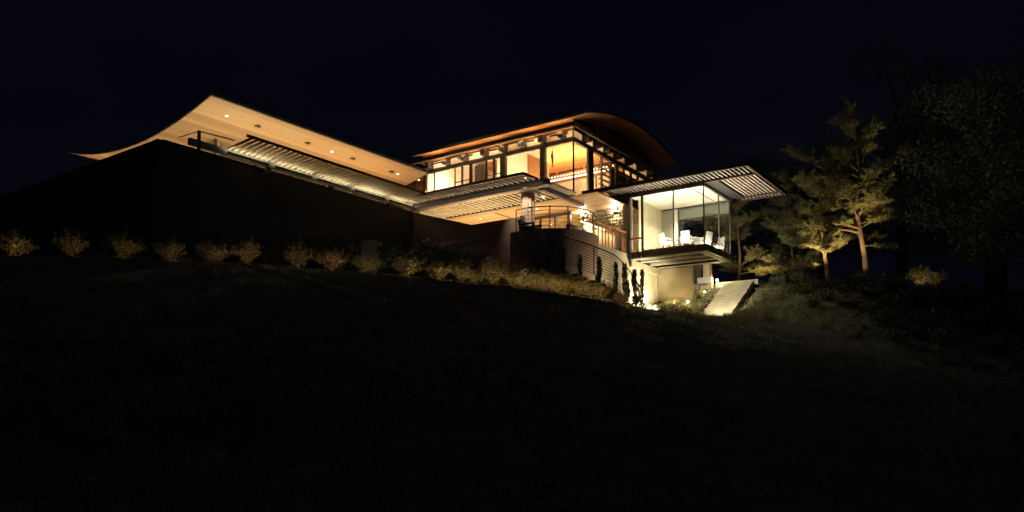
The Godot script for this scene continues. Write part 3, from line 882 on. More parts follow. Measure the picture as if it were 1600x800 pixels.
func pavilion() -> void:
	var roof := thing("arched_roof", "long arched roof with orange timber underside over the upper storey", "roof", V(-27, 17, 42))
	var v := 35.24
	while v < 47.8:
		var st := mk()
		var w := 0.29
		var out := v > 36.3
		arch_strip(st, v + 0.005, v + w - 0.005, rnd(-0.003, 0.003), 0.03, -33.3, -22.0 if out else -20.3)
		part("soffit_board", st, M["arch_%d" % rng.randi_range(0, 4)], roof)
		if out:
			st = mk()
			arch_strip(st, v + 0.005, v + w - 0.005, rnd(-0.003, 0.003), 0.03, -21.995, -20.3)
			part("overhang_board", st, M.overhang_shade_wood, roof)
		v += w
	var deck := mk()
	for i in 30:
		var a := 35.2 + 12.75 * i / 30
		arch_strip(deck, a, a + 12.75 / 30, 0.034, 0.12, -33.35, -20.25)
	part("roof_deck", deck, M.roof_metal, roof)
	part("eave_fascia", bx(-33.3, -20.24, 17.05, 17.2, 35.12, 35.18), M.metal_grey, roof)
	part("front_purlin", bx(-33.2, -20.95, 16.6, 16.84, 35.28, 35.42), M.metal_brown, roof)
	part("side_purlin", bx(-21.1, -20.96, 16.6, 16.84, 35.42, 47.6), M.metal_brown, roof)
	for u in [-32.83, -31.35, -29.81, -28.22, -26.8, -25.37, -23.95, -22.6]:
		part("outrigger", bx(u - 0.17, u + 0.17, 16.60, 16.97, 36.4, 36.86), M.metal, roof)
	for vv in [38.1, 39.35, 40.65, 41.95, 43.5, 45.2, 46.8]:
		part("outrigger", bx(-21.96, -21.5, 16.60, 16.97, vv - 0.17, vv + 0.17), M.metal, roof)
	for u in [-32.83, -29.81, -26.8, -23.95]:
		part("arm", bx(u - 0.03, u + 0.03, 16.74, 16.8, 35.42, 36.4), M.metal_brown, roof)
	for vv in [39.35, 41.95, 45.2]:
		part("arm", bx(-21.5, -21.1, 16.74, 16.8, vv - 0.03, vv + 0.03), M.metal_brown, roof)
	var p := thing("upper_storey", "glazed upper storey glowing orange between dark posts", "building", V(-27.5, 13.1, 42))
	part("floor_slab", bx(-33.6, -21.95, 12.78, 13.1, 36.85, 47.6), M.metal_brown, p)
	part("floor", bx(-33.4, -22.2, 13.1, 13.12, 37.1, 47.3), M.floor_wood, p)
	part("header_beam", bx(-33.6, -21.95, 16.38, 16.62, 36.86, 37.06), M.metal_grey, p)
	part("header_beam", bx(-22.15, -21.95, 16.38, 16.62, 37.06, 47.5), M.metal_grey, p)
	part("head_trim", bx(-33.6, -22.15, 16.34, 16.38, 36.92, 37.02), M.slat_pale, p)
	part("upper_plate", bx(-33.6, -21.95, 17.05, 17.13, 36.86, 37.02), M.metal_brown, p)
	part("upper_plate", bx(-22.11, -21.95, 17.05, 17.13, 37.02, 47.5), M.metal_brown, p)
	part("frieze", bx(-33.6, -21.95, 17.13, arch(37.0) + 0.01, 36.88, 37.0), M.arch_0, p)
	var lun := mk()
	for i in 70:
		var a := 37.0 + 10.5 * i / 70
		var b := 37.0 + 10.5 * (i + 1) / 70
		box(lun, -22.08, -21.97, 17.13, maxf(arch(a), arch(b)) + 0.005, a, b)
	part("gable_wall", lun, M.metal_brown, p)
	part("back_wall", bx(-33.6, -22.0, 13.1, arch(47.5) + 0.01, 47.5, 47.7), M.white, p)
	var far := mk()
	for i in 70:
		var a := 36.9 + 10.7 * i / 70
		var b := 36.9 + 10.7 * (i + 1) / 70
		box(far, -33.28, -33.16, 13.1, maxf(arch(a), arch(b)) + 0.005, a, b)
	part("end_wall", far, M.white, p)
	for k in 6:
		part("shelf", bx(-33.16, -32.9, 13.5 + 0.5 * k, 13.54 + 0.5 * k, 41.0, 46.0), M.cabinet, p)
	# front: posts, windows, curtain
	var posts := [[-33.5, 0.1], [-32.62, 0.06], [-30.85, 0.05], [-30.25, 0.12], [-29.55, 0.2], [-28.3, 0.12], [-27.7, 0.14], [-27.0, 0.36], [-24.09, 0.34], [-22.0, 0.06]]
	for q in posts:
		var h: float = q[1] / 2
		part("post" if q[1] > 0.3 else "mullion", bx(q[0] - h, q[0] + h, 13.1, 16.38, 36.9 if q[1] < 0.3 else 36.84, 37.0 if q[1] < 0.3 else 37.1), M.metal_grey if q[1] > 0.3 else M.metal, p)
	for i in posts.size() - 1:
		var a: float = posts[i][0] + posts[i][1] / 2
		var b: float = posts[i + 1][0] - posts[i + 1][1] / 2
		bay(p, V(a, 0, 36.95), V(b, 0, 36.95), 13.14, 16.34, M.glass)
		if i in [2, 3, 5, 6]:
			for y in [14.3, 15.4]:
				part("glazing_bar", bx(a, b, y - 0.03, y + 0.03, 36.92, 36.98), M.metal, p)
	var cur := mk()
	for i in 24:
		var a := -29.4 + 1.05 * i / 24
		var b := -29.4 + 1.05 * (i + 1) / 24
		var w0 := 37.16 + 0.035 * sin(i * 1.4)
		var w1 := 37.16 + 0.035 * sin((i + 1) * 1.4)
		quad(cur, V(a, 13.15, w0), V(b, 13.15, w1), V(b, 16.3, w1), V(a, 16.3, w0))
	part("curtain", cur, M.panel_grey, p)
	# side
	var sides := [[37.0, 0.04], [38.94, 0.62], [40.33, 0.08], [41.6, 0.1], [42.3, 0.3], [43.3, 0.08], [44.3, 0.08], [45.3, 0.08], [46.4, 0.08], [47.45, 0.1]]
	for i in sides.size():
		var q = sides[i]
		var h: float = q[1] / 2
		if i > 0: part("post" if h > 0.2 else "mullion", bx(-22.1, -21.96, 13.1, 16.38, q[0] - h, q[0] + h), M.metal_grey if h > 0.1 else M.metal, p)
		if i < sides.size() - 1:
			bay(p, V(-22.03, 0, q[0] + h), V(-22.03, 0, sides[i + 1][0] - sides[i + 1][1] / 2), 13.14, 16.34, M.glass)
	for k in 9:
		part("louver", bx(-22.3, -22.14, 13.3 + 0.35 * k, 13.34 + 0.35 * k, 40.4, 47.3), M.metal_brown, p)
	part("screen_wall", bx(-22.6, -22.5, 13.1, 16.3, 42.3, 47.4), M.panel_grey, p)
	# clerestory
	for i in 7:
		var us := [-32.83, -31.35, -29.81, -28.22, -26.8, -25.37, -23.95, -22.6]
		bay(p, V(us[i] + 0.12, 0, 36.95), V(us[i + 1] - 0.12, 0, 36.95), 16.62, 17.05, M.frosted)
	bay(p, V(-22.48, 0, 36.95), V(-22.0, 0, 36.95), 16.62, 17.05, M.frosted)
	var vs := [37.0, 38.1, 39.35, 40.65, 41.95, 43.5, 45.2, 46.8]
	for i in 7:
		bay(p, V(-22.03, 0, vs[i] + 0.12), V(-22.03, 0, vs[i + 1] - 0.12), 16.62, 17.05, M.frosted)
	part("corner_bar", bx(-22.03, -21.97, 16.62, 17.05, 36.9, 36.96), M.metal, p)
	for u in [-32.83, -31.35, -29.81, -28.22, -26.8, -25.37, -23.95, -22.6]:
		part("stub_post", bx(u - 0.1, u + 0.1, 16.62, 17.05, 36.88, 37.02), M.metal_brown, p)
	for vv in [38.1, 39.35, 40.65, 41.95, 43.5, 45.2, 46.8]:
		part("stub_post", bx(-22.1, -21.96, 16.62, 17.05, vv - 0.1, vv + 0.1), M.metal_brown, p)
	# a glazed link beyond the far end
	part("link_wall", bx(-38.5, -33.75, 12.4, 16.6, 38.4, 38.6), M.arch_2, p)
	part("link_floor", bx(-38.5, -33.75, 12.3, 12.5, 36.9, 38.4), M.metal_brown, p)
	part("link_roof", bx(-38.5, -33.75, 16.4, 16.6, 36.8, 38.4), M.metal_brown, p)
	for u in [-34.4, -35.4, -36.6]:
		part("mullion", bx(u - 0.05, u + 0.05, 12.5, 16.4, 36.9, 37.0), M.metal, p)
	# inside
	part("stair_stringer", beam(mk(), V(-32.0, 13.6, 40.6), V(-30.3, 15.3, 40.6), 0.08, 0.28), M.white, p)
	part("bookcase", bx(-30.25, -29.6, 13.12, 15.6, 40.0, 40.4), M.cabinet, p)
	part("inner_panel", bx(-32.6, -32.2, 13.12, 15.9, 38.9, 39.0), M.arch_2, p)
	part("inner_wall", bx(-30.2, -26.4, 13.12, 18.2, 40.6, 40.75), M.white, p)
	for i in 5:
		part("wall_panel", bx(-26.35 + 0.0, -26.25, 13.12 + 0.75 * i, 13.86 + 0.75 * i, 38.6, 41.0), M["arch_%d" % i], p)
	part("cabinet", bx(-33.2, -31.9, 13.12, 15.2, 39.8, 40.4), M.cabinet, p)
	part("cove_beam", bx(-28.6, -22.3, 16.5, 16.85, 43.3, 43.5), M.cabinet, p)
	for k in 3:
		part("led_strip", bx(-28.5 + 2.05 * k, -26.5 + 2.05 * k, 16.40, 16.46, 43.2, 43.28), M.led, p)
	for k in 26:
		part("string_light", ball(mk(), V(-28.4 + 0.235 * k, 16.66, 43.22), 0.035), M.lamp_white, p)
	part("stair_wall", bx(-23.6, -22.6, 13.12, 15.3, 40.6, 40.75), M.panel_pale, p)
	part("parapet", bx(-26.2, -22.4, 13.12, 13.75, 37.6, 37.7), M.metal_brown, p)
	var pend := thing("pendant_lamp", "slender dark pendant hanging in the corner of the upper storey", "pendant lamp", V(-25.38, 16.2, 40))
	part("cord", tube(mk(), [V(-25.38, 18.1, 40), V(-25.38, 17.25, 40)], [0.012, 0.012], 6), M.metal, pend)
	part("body", tube(mk(), [V(-25.38, 17.28, 40), V(-25.4, 16.95, 40), V(-25.36, 16.6, 40), V(-25.38, 16.2, 40)], [0.03, 0.09, 0.075, 0.02], 10), M.metal, pend)
	part("fin", beam(mk(), V(-25.5, 16.35, 40), V(-25.25, 16.2, 40), 0.03, 0.03), M.metal, pend)
	var c := lin(1.0, 0.64, 0.29)
	for k in 3:
		uplight(V(-24.0 - 2.1 * k, 16.95, 43.4), 1.9, Vector3(1, 0, 0), Vector3(0, 1, -0.35), c, 7.0, "linear cove light on the upper storey beam, " + ["by the side glass", "in its middle", "at its far end"][k], "cove lights in the upper storey")
	uplight(V(-24.4, 13.2, 37.9), 3.4, Vector3(1, 0, 0), Vector3(0, 1, -0.15), c, 10.0, "added floor light behind the glass of the upper corner room", "added floor lights behind the upper front glass")  # floor troughs added out of sight to fill the upper rooms with light
	uplight(V(-28.2, 13.2, 38.4), 2.2, Vector3(1, 0, 0), Vector3(0, 1, -0.1), lin(1, 0.76, 0.42), 14.0, "added floor light behind the curtain of the upper storey", "added floor lights behind the upper front glass")
	uplight(V(-31.6, 13.2, 38.4), 2.2, Vector3(1, 0, 0), Vector3(0, 1, -0.1), lin(1, 0.82, 0.52), 12.0, "added floor light in the far end room of the upper storey", "added floor lights behind the upper front glass")
	var n := 0
	for q in [[-34.6, 37.6], [-31.6, 38.4], [-28.8, 38.4], [-25.2, 41.8], [-23.2, 39.5]]:
		downlight(V(q[0], 16.385 if n == 0 else arch(q[1]) - 0.012, q[1]), true, "small downlight in the arched ceiling, " + ["glazed link", "far end room", "behind the curtain", "middle of the corner room", "by the side glass"][n], "downlights in the arched ceiling", 8.0, lin(1, 0.76, 0.42), 0.07)
		n += 1
	# light under the eaves, from small fittings on the header beam
	for k in 5:
		uplight(V(-31.8 + 2.3 * k, 16.70, 36.3), 1.2, Vector3(1, 0, 0), Vector3(0, 1, -0.5), c, 0.75, "short eave light on the front header beam, " + ["at the far end room", "above the curtain", "above the narrow windows", "above the large pane", "at the glazed corner"][k], "eave lights under the arched roof", 0.06)

# ---------- things on the terrace ----------
func furniture() -> void:
	var c := thing("garden_armchair", "dark woven armchair on the rounded balcony", "armchair", V(-21.5, 9.8, 31.9))
	var st := mk()
	box(st, -21.95, -21.1, 10.1, 10.25, 31.55, 32.25)
	part("seat", st, M.wicker, c)
	st = mk()
	beam(st, V(-21.95, 10.1, 31.9), V(-22.1, 10.75, 31.9), 0.72, 0.1, V(0, 0.2, 0) + Vector3(1, 0, 0))
	part("backrest", st, M.wicker, c)
	for s in [31.5, 32.2]:
		part("armrest", bx(-21.95, -21.15, 10.42, 10.5, s, s + 0.1), M.wicker, c)
		for u in [-21.9, -21.2]:
			part("leg", bx(u, u + 0.06, 9.8, 10.42, s + 0.02, s + 0.08), M.wicker, c)
	part("cushion", bx(-21.9, -21.15, 10.25, 10.37, 31.6, 32.2), M.upholstery, c)
	var s := thing("garden_sofa", "low dark sofa beside the balcony railing", "sofa", V(-20.3, 9.8, 34))
	part("base", bx(-21.0, -19.9, 9.8, 10.15, 32.9, 34.6), M.wicker, s)
	part("backrest", bx(-20.05, -19.85, 10.15, 10.5, 32.9, 34.6), M.wicker, s)
	part("cushion", bx(-20.95, -20.08, 10.15, 10.3, 32.95, 33.72), M.upholstery, s)
	part("cushion", bx(-20.95, -20.08, 10.15, 10.3, 33.76, 34.55), M.upholstery, s)

# ---------- garden stair, path lights ----------
func garden_stair() -> void:
	var s := thing("garden_stair", "straight pale stone garden stair climbing beside the glass room", "stairs", V(-15.3, 6.4, 41.3))
	for i in 15:
		var y := 6.4 + 0.152 * i
		var v := 41.3 + 0.266 * i
		var u0 := -16.2 + rnd(-0.04, 0.04)
		var u1 := -14.4 + rnd(-0.03, 0.03)
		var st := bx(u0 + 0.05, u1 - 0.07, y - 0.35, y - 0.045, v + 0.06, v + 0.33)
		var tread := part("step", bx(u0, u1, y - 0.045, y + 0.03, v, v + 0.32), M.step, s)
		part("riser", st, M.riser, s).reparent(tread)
	part("landing", bx(-16.8, -14.2, 8.4, 8.7, 45.29, 47.4), M.step, s)
	var e := thing("garden_entry", "small dark door with a pale panel behind the stair", "entry", V(-17.7, 8, 45))
	part("wall", bx(-19.3, -16.95, 6.5, 8.68, 45.05, 45.3), M.plaster, e)
	part("ledge", bx(-17.85, -16.95, 8.68, 9.05, 44.95, 45.3), M.white, e)
	part("door", bx(-18.5, -17.62, 8.68, 10.3, 45.08, 45.16), M.metal_brown, e)
	part("pale_panel", bx(-17.52, -17.1, 9.06, 10.0, 45.08, 45.14), M.panel_pale, e)
	part("frame", bx(-17.1, -16.98, 9.06, 10.3, 45.05, 45.2), M.cabinet, e)
	part("handle", bx(-17.75, -17.7, 9.3, 9.5, 45.04, 45.08), M.metal_grey, e)
	var n := 0
	for p in [[-17.05, 41.4, "white globe path light at the foot of the garden stair"], [-16.75, 43.3, "small path light halfway up the planting beside the stair"], [-16.6, 45.0, "white globe path light at the top of the garden stair"]]:
		var at := on_ground(p[0], p[1])
		var t := thing("path_light", p[2], "path light", at, "path lights beside the garden stair")
		var h: float = [0.42, 0.38, 0.42][n]
		part("stake", tube(mk(), [at - Vector3(0, 0.1, 0), at + Vector3(0, h, 0)], [0.014, 0.014], 6), M.metal, t)
		var r: float = [0.085, 0.055, 0.085][n]
		part("lamp_globe", ball(mk(), at + Vector3(0, h + r, 0), r), M.lamp_white, t)
		part("cap", lathe(mk(), at + Vector3(0, h + 2 * r, 0), [Vector2(r * 0.9, 0.0), Vector2(r * 0.7, 0.03), Vector2(0.001, 0.045)], 12), M.metal, t)
		omni(t, at + Vector3(0, h + r, 0), lin(1.0, 0.76, 0.34), [0.25, 0.12, 0.45][n], 0.07)
		n += 1

func ground_spot(u: float, v: float, towards: Vector3, c: Color, e: float, angle: float, label: String, group: String, lift := 0.0) -> void:
	var at := on_ground(u, v, lift)
	var t := thing("garden_spotlight", label, "spotlight", at, group)
	var d := towards.normalized()
	part("stake", tube(mk(), [at - Vector3(0, 0.1 + lift, 0), at + Vector3(0, 0.1, 0)], [0.012, 0.012], 6), M.metal, t)
	part("housing", tube(mk(), [at + Vector3(0, 0.1, 0) - d * 0.06, at + Vector3(0, 0.1, 0) + d * 0.08], [0.04, 0.05], 10), M.metal, t)
	part("lamp_lens", tube(mk(), [at + Vector3(0, 0.1, 0) + d * 0.081, at + Vector3(0, 0.1, 0) + d * 0.086], [0.04, 0.04], 10), M.lamp_soft, t)
	spot(t, at + Vector3(0, 0.1, 0) + d * 0.12, d, c, e, angle, 0.05, 0.8)

# ---------- plants ----------
func leaf(st: SurfaceTool, p: Vector3, d: Vector3, length: float, wide: float, c: Color) -> void:
	var s := d.cross(Vector3(rnd(-1, 1), rnd(-1, 1), rnd(-1, 1))).normalized() * wide / 2
	var m := p + d * length * 0.45
	var e := p + d * length
	st.set_color(c)
	st.add_vertex(p)
	st.add_vertex(m + s)
	st.add_vertex(e)
	st.add_vertex(p)
	st.add_vertex(e)
	st.add_vertex(m - s)

func dir() -> Vector3:
	return Vector3(rng.randfn(), rng.randfn(), rng.randfn()).normalized()

func tint(a: Color, b: Color) -> Color:
	var t := rng.randf()
	var k := rnd(0.75, 1.25)
	var c := a.lerp(b, t)
	return Color(c.r * k, c.g * k, c.b * k)

# plants are built round their own foot at the origin, then moved or copied
func bush(called: String, stems: int, h: float, spread: float, leaves: int, size: float, a: Color, b: Color, upright := 0.5) -> Node3D:
	var t := thing(called, "shrub", "shrub")
	var wood := mk()
	var green := mk()
	for i in stems:
		var w := rnd(0, TAU)
		var lean := pow(rng.randf(), upright)
		var tip := Vector3(cos(w) * spread * lean, h * rnd(0.55, 1.0) * (1.0 - 0.35 * lean), sin(w) * spread * lean)
		var foot := Vector3(cos(w) * 0.06, 0, sin(w) * 0.06)
		var mid := foot.lerp(tip, 0.5) + Vector3(rnd(-0.06, 0.06), h * 0.06, rnd(-0.06, 0.06))
		tube(wood, [foot, mid, tip], [0.009, 0.006, 0.003], 3, false)
		for k in leaves:
			var q := pow(rng.randf(), 0.6)
			var p := foot.lerp(mid, q * 2) if q < 0.5 else mid.lerp(tip, q * 2 - 1)
			leaf(green, p + dir() * 0.05 * h, (dir() + (tip - foot).normalized() * 0.8).normalized(), size * rnd(0.6, 1.3), size * 0.45, tint(a, b))
	part("stems", wood, M.twig, t)
	part("foliage", green, M.leaf, t)
	return t

func column_bush(called: String, h: float, r: float, leaves: int, a: Color, b: Color) -> Node3D:
	var t := thing(called, "shrub", "shrub")
	var green := mk()
	var pts := []
	var bend := Vector3(rnd(-0.05, 0.05), 0, rnd(-0.05, 0.05))
	for i in 6:
		pts.append(Vector3(0, h * i / 5.5, 0) + bend * sin(i * 1.1))
	part("stem", tube(mk(), pts, [0.03, 0.027, 0.022, 0.016, 0.01, 0.004], 5), M.twig, t)
	for i in leaves:
		var y := pow(rng.randf(), 0.9)
		var w := rnd(0, TAU)
		var rr := r * (0.55 + 0.6 * sin(y * 9.0 + w) * sin(w * 2.0 + y * 5.0) * 0.5 + 0.3 * rng.randf()) * sqrt(rng.randf()) * (1.1 - 0.6 * y)
		var c: Vector3 = bend * sin(y * 5.5 * 1.1)
		leaf(green, Vector3(cos(w) * rr, y * h + 0.08, sin(w) * rr) + c, (dir() + Vector3(cos(w) * 0.7, 0.9, sin(w) * 0.7)).normalized(), rnd(0.07, 0.15), 0.05, tint(a, b))
	part("foliage", green, M.leaf, t)
	return t

func copy_plant(o: Node3D, called: String, at: Vector3, turn: float, size: Vector3, label: String, group: String, category := "shrub") -> Node3D:
	var c := o.duplicate() as Node3D
	c.name = numbered(called)
	add_child(c)
	c.position = at
	c.rotation.y = turn
	c.scale = size
	tag(c, label, category, group)
	return c

func limb(wood: SurfaceTool, a: Vector3, b: Vector3, r: float, sag_: float) -> Array:
	var pts := []
	var rad := []
	for i in 6:
		var t := i / 5.0
		pts.append(a.lerp(b, t) + Vector3(rnd(-1, 1) * 0.05, sag_ * sin(t * PI) + rnd(-0.04, 0.04), rnd(-1, 1) * 0.05) * a.distance_to(b) * 0.3)
		rad.append(lerpf(r, r * 0.22, t))
	pts[0] = a
	tube(wood, pts, rad, 5, false)
	return pts

func tuft(st: SurfaceTool, p: Vector3, d: Vector3, n: int, length: float, wide: float, a: Color, b: Color) -> void:
	for k in n:
		leaf(st, p, (d * 0.5 + dir()).normalized(), length * rnd(0.6, 1.2), wide, tint(a, b))

func pine(called: String, label: String, at: Vector3, trunk: Array, radii: Array, limbs: Array, group: String, dense := 1.0, a := lin(0.085, 0.084, 0.022), b := lin(0.05, 0.06, 0.016)) -> Node3D:
	# trunk: points above the foot; limbs: [height share, tip offset, sag, pad radius]
	var t := thing(called, label, "tree", at, group)
	var wood := mk()
	tube(wood, trunk.map(func(p): return at + p), radii, 10)
	var boughs := mk()
	var green := mk()
	for l in limbs:
		var q: float = l[0] * (trunk.size() - 1)
		var i := mini(int(q), trunk.size() - 2)
		var from: Vector3 = at + trunk[i].lerp(trunk[i + 1], q - i)
		var pts := limb(boughs, from, from + l[1], clampf(l[1].length() * 0.022, 0.02, 0.075), l[2])
		var reach: float = l[1].length()
		var twigs := int(reach * 8.0 * dense) + 6
		for k in twigs:
			var s := pow(rng.randf(), 0.7) * 0.75 + 0.25
			var m := mini(int(s * 5), 4)
			var p: Vector3 = pts[m].lerp(pts[m + 1], s * 5 - m)
			var out: Vector3 = (l[1].normalized() * 0.7 + dir() * Vector3(1, 0.28, 1) + Vector3(0, 0.16, 0)).normalized()
			var e: Vector3 = p + out * rnd(0.25, 0.95) * l[3]
			tube(boughs, [p, e], [0.011, 0.004], 3, false)
			for j in 11:
				var share := 0.15 + 0.85 * rng.randf()
				var at2 := p.lerp(e, share)
				for f in 6:
					leaf(green, at2, (out * 0.8 + dir() * Vector3(1, 0.7, 1)).normalized(), rnd(0.14, 0.3), 0.016, tint(a, b))
	part("trunk", wood, M.bark, t)
	part("limbs", boughs, M.bark, t)
	part("crown", green, M.needle, t)
	return t

func broad_tree(called: String, h: float, r: float, n: int, a: Color, b: Color) -> Node3D:
	var t := thing(called, "tree", "tree")
	var wood := mk()
	tube(wood, [Vector3(0, -0.3, 0), Vector3(0.1, h * 0.25, 0.05), Vector3(-0.05, h * 0.55, 0.1), Vector3(0.1, h * 0.9, 0)], [0.24, 0.19, 0.13, 0.03], 8)
	var green := mk()
	for i in 34:
		var y := rnd(0.16, 0.98)
		var w := rnd(0, TAU)
		var reach := r * (1.15 - 0.75 * y) * rnd(0.5, 1.1)
		var e := Vector3(cos(w) * reach, h * y + reach * 0.22, sin(w) * reach)
		tube(wood, [Vector3(0.05, h * y * 0.86, 0.05), e * Vector3(0.55, 1, 0.55), e], [0.05, 0.03, 0.008], 4, false)
		for k in n:
			var s := dir() * Vector3(1, 0.6, 1) * pow(rng.randf(), 0.5) * r * 0.34
			leaf(green, e + s, (s.normalized() + dir()).normalized(), rnd(0.10, 0.19), 0.08, tint(a, b))
	part("trunk", wood, M.bark_dark, t)
	part("crown", green, M.leaf, t)
	return t

# the row of dry shrubs on the brow of the slope: u, v, size
const ROW := [[-33.3, 12.75, 1.2], [-30.85, 13.8, 1.15], [-29.5, 15.1, 1.15], [-28.25, 16.3, 1.1], [-27.1, 17.5, 1.15], [-26.2, 18.4, 1.15], [-25.2, 20.1, 1.05], [-24.2, 21.1, 1.2], [-23.2, 22.1, 1.05], [-22.68, 23.99, 1.1], [-21.6, 24.78, 1.0], [-20.76, 25.38, 1.0], [-19.98, 26.56, 1.2], [-19.18, 27.14, 1.1], [-18.53, 27.85, 1.1], [-17.85, 28.47, 1.1], [-17.15, 29.23, 1.05], [-16.48, 30.09, 0.95], [-18.9, 27.45, 1.0], [-18.2, 28.1, 1.0], [-17.5, 28.8, 0.95], [-16.8, 29.6, 0.9], [-15.7, 30.6, 0.7], [-20.4, 25.9, 0.7]]

func plants() -> void:
	var tan1 := lin(0.17, 0.112, 0.034)
	var tan2 := lin(0.095, 0.088, 0.022)
	# a row of dry shrubs on the brow of the slope; [u, v, size], from the far left of the wall to the base wall
	var words := ["broad leggy dry shrub at the frame edge beneath the end wall", "fan-shaped dry shrub beneath the corner of the dark wall", "wide dim shrub third along the row from the end wall", "reddish dim shrub before the dark wall", "full brown shrub beneath the near end of the trellis", "dense russet shrub beside the full brown one", "thin upright shrub with bare top twigs", "tall russet shrub in front of the pale pillar", "low greenish shrub just past the pale pillar", "round green shrub standing alone in the row", "tawny shrub with a gap on both sides", "small tawny shrub before the widest gap in the row", "upright straw-coloured shrub past the widest gap", "rounded shrub at the start of the closed hedge", "low straw shrub beneath the curved balcony wall", "low shrub with yellow-green leaves in the closed hedge", "low brown shrub beside the dark columnar plant", "last low shrub of the row before the lit base wall", "hedge shrub between the rounded and the straw one", "hedge shrub just past the straw one", "hedge shrub before the first slim dark plant", "hedge shrub next to the last low one", "small sprawling shrub at the foot of the slim plants", "small shrub at the near side of the widest gap"]
	var kinds := [bush("dry_shrub", 64, 1.0, 0.66, 24, 0.08, tan1, tan2, 0.6), bush("dry_shrub", 58, 1.05, 0.56, 24, 0.075, lin(0.20, 0.10, 0.045), lin(0.11, 0.08, 0.03), 0.55), bush("dry_shrub", 66, 0.95, 0.66, 24, 0.085, lin(0.09, 0.10, 0.03), lin(0.13, 0.11, 0.04), 0.5), bush("dry_shrub", 48, 1.2, 0.6, 22, 0.075, tan1, lin(0.14, 0.12, 0.05), 0.65)]
	var order := [0, 3, 0, 1, 1, 1, 3, 1, 2, 2, 0, 3, 3, 0, 1, 2, 1, 0, 2, 0, 0, 2, 1, 2]
	var first := {}
	for i in ROW.size():
		var q = ROW[i]
		var o: Node3D = kinds[order[i]]
		var at := on_ground(q[0], q[1], -0.05)
		var size: Vector3 = Vector3(1.0, 1.0, 1.0) * q[2] * Vector3(rnd(0.95, 1.15), rnd(0.95, 1.1), rnd(0.95, 1.15))
		if not first.has(order[i]):
			first[order[i]] = true
			o.position = at
			o.scale = size
			o.rotation.y = rnd(0, TAU)
			tag(o, words[i], "shrub", "dry shrubs along the brow of the slope")
		else:
			copy_plant(o, "dry_shrub", at, rnd(0, TAU), size, words[i], "dry shrubs along the brow of the slope")
	# slim dark shrubs before the balcony and the stair railing
	var g1 := lin(0.014, 0.018, 0.009)
	var g2 := lin(0.026, 0.03, 0.014)
	var slim := [[-18.97, 29.04, 2.3], [-18.21, 29.6, 1.9], [-17.59, 30.06, 1.7], [-16.9, 30.6, 1.75], [-16.4, 31.3, 1.7], [-16.1, 31.7, 1.75], [-15.75, 31.95, 1.6], [-15.45, 32.1, 1.65]]
	var slim_words := ["tallest slim shrub beside the balcony corner post", "slim dark shrub before the unlit balcony wall", "short slim shrub in the shade of the winding stair", "slim dark shrub against the first lit stretch of railing", "bushy slim shrub before the lit railing", "slim shrub near the railing's lower posts", "slim shrub at the low end of the railing", "slim open shrub against the brightest base wall"]
	var slims := [column_bush("columnar_shrub", 1.0, 0.2, 700, g1, g2), column_bush("columnar_shrub", 1.0, 0.17, 520, g1, g2), column_bush("columnar_shrub", 1.0, 0.22, 560, g1, g2)]
	for i in slim.size():
		var q = slim[i]
		var at := on_ground(q[0], q[1], -0.05)
		var size := Vector3(0.85, q[2], 0.85)
		if i < 3:
			slims[i].position = at
			slims[i].scale = size
			tag(slims[i], slim_words[i], "shrub", "slim dark shrubs by the stair railing")
		else:
			copy_plant(slims[i % 3], "columnar_shrub", at, rnd(0, TAU), size, slim_words[i], "slim dark shrubs by the stair railing")
	# low dark bushes under the pines and down the bank
	var under := bush("dark_bush", 40, 1.0, 0.75, 26, 0.13, lin(0.022, 0.027, 0.012), lin(0.035, 0.036, 0.014), 0.5)
	var low := [[-12.2, 43.5, 0.8, "dark bush on the bank beside the stair, halfway up"], [-11.5, 45.2, 1.0, "dark bush on the bank level with the stair top"], [-10.4, 42.6, 1.0, "dark bush at the bend of the bank"], [-10.2, 44.6, 1.2, "broad dark bush above the bend of the bank"], [-10.6, 47.4, 1.2, "dark bush below the shorter pine"], [-9.4, 49.6, 1.3, "dark bush hiding the foot of the tall pine"], [-8.4, 46.9, 1.4, "dark bush below the pale trunk"], [-8.8, 44.2, 1.2, "dark bush low on the bank"], [-7.6, 48.9, 1.5, "dark bush right of the pale trunk"], [-7.0, 45.4, 1.4, "dark bush in the hollow below the pines"], [-6.9, 42.6, 1.2, "dark bush at the edge of the slope"], [-5.8, 47.6, 1.6, "dark bush before the small lit bushes"], [-5.0, 44.4, 1.5, "dark bush low in the wood"], [-4.0, 49.0, 1.8, "big dark bush in the wood"], [-4.2, 41.0, 1.3, "dark bush above the pale boulders"], [-2.6, 46.2, 1.8, "big dark bush below the unlit trees"], [-1.8, 42.4, 1.5, "dark bush beside the boulders"], [-1.5, 50.0, 2.0, "tallest dark bush of the wood"], [0.4, 46.5, 1.9, "dark bush towards the frame edge"], [1.2, 41.0, 1.5, "dark bush low at the frame edge"], [-12.6, 48.6, 1.1, "dark bush between young pine and shorter pine"], [-13.6, 47.4, 0.9, "dark bush behind the head of the stair"], [-0.6, 38.4, 1.1, "dark bush nearest the slope at the frame edge"], [-6.0, 39.6, 0.9, "small dark bush at the edge of the slope"]]
	for i in low.size():
		var q = low[i]
		var at := on_ground(q[0], q[1], -0.08)
		var size := Vector3(q[2], q[2] * rnd(0.85, 1.1), q[2])
		if i == 0:
			under.position = at
			under.scale = size
			tag(under, q[3], "bush", "dark bushes under the pines")
		else:
			copy_plant(under, "dark_bush", at, rnd(0, TAU), size, q[3], "dark bushes under the pines", "bush")
	var glow := [[-6.4, 52.0, 1.3, "small upright bush lit yellow at the wood's edge"], [-5.6, 52.4, 1.1, "lower bush lit yellow beside the upright one"]]
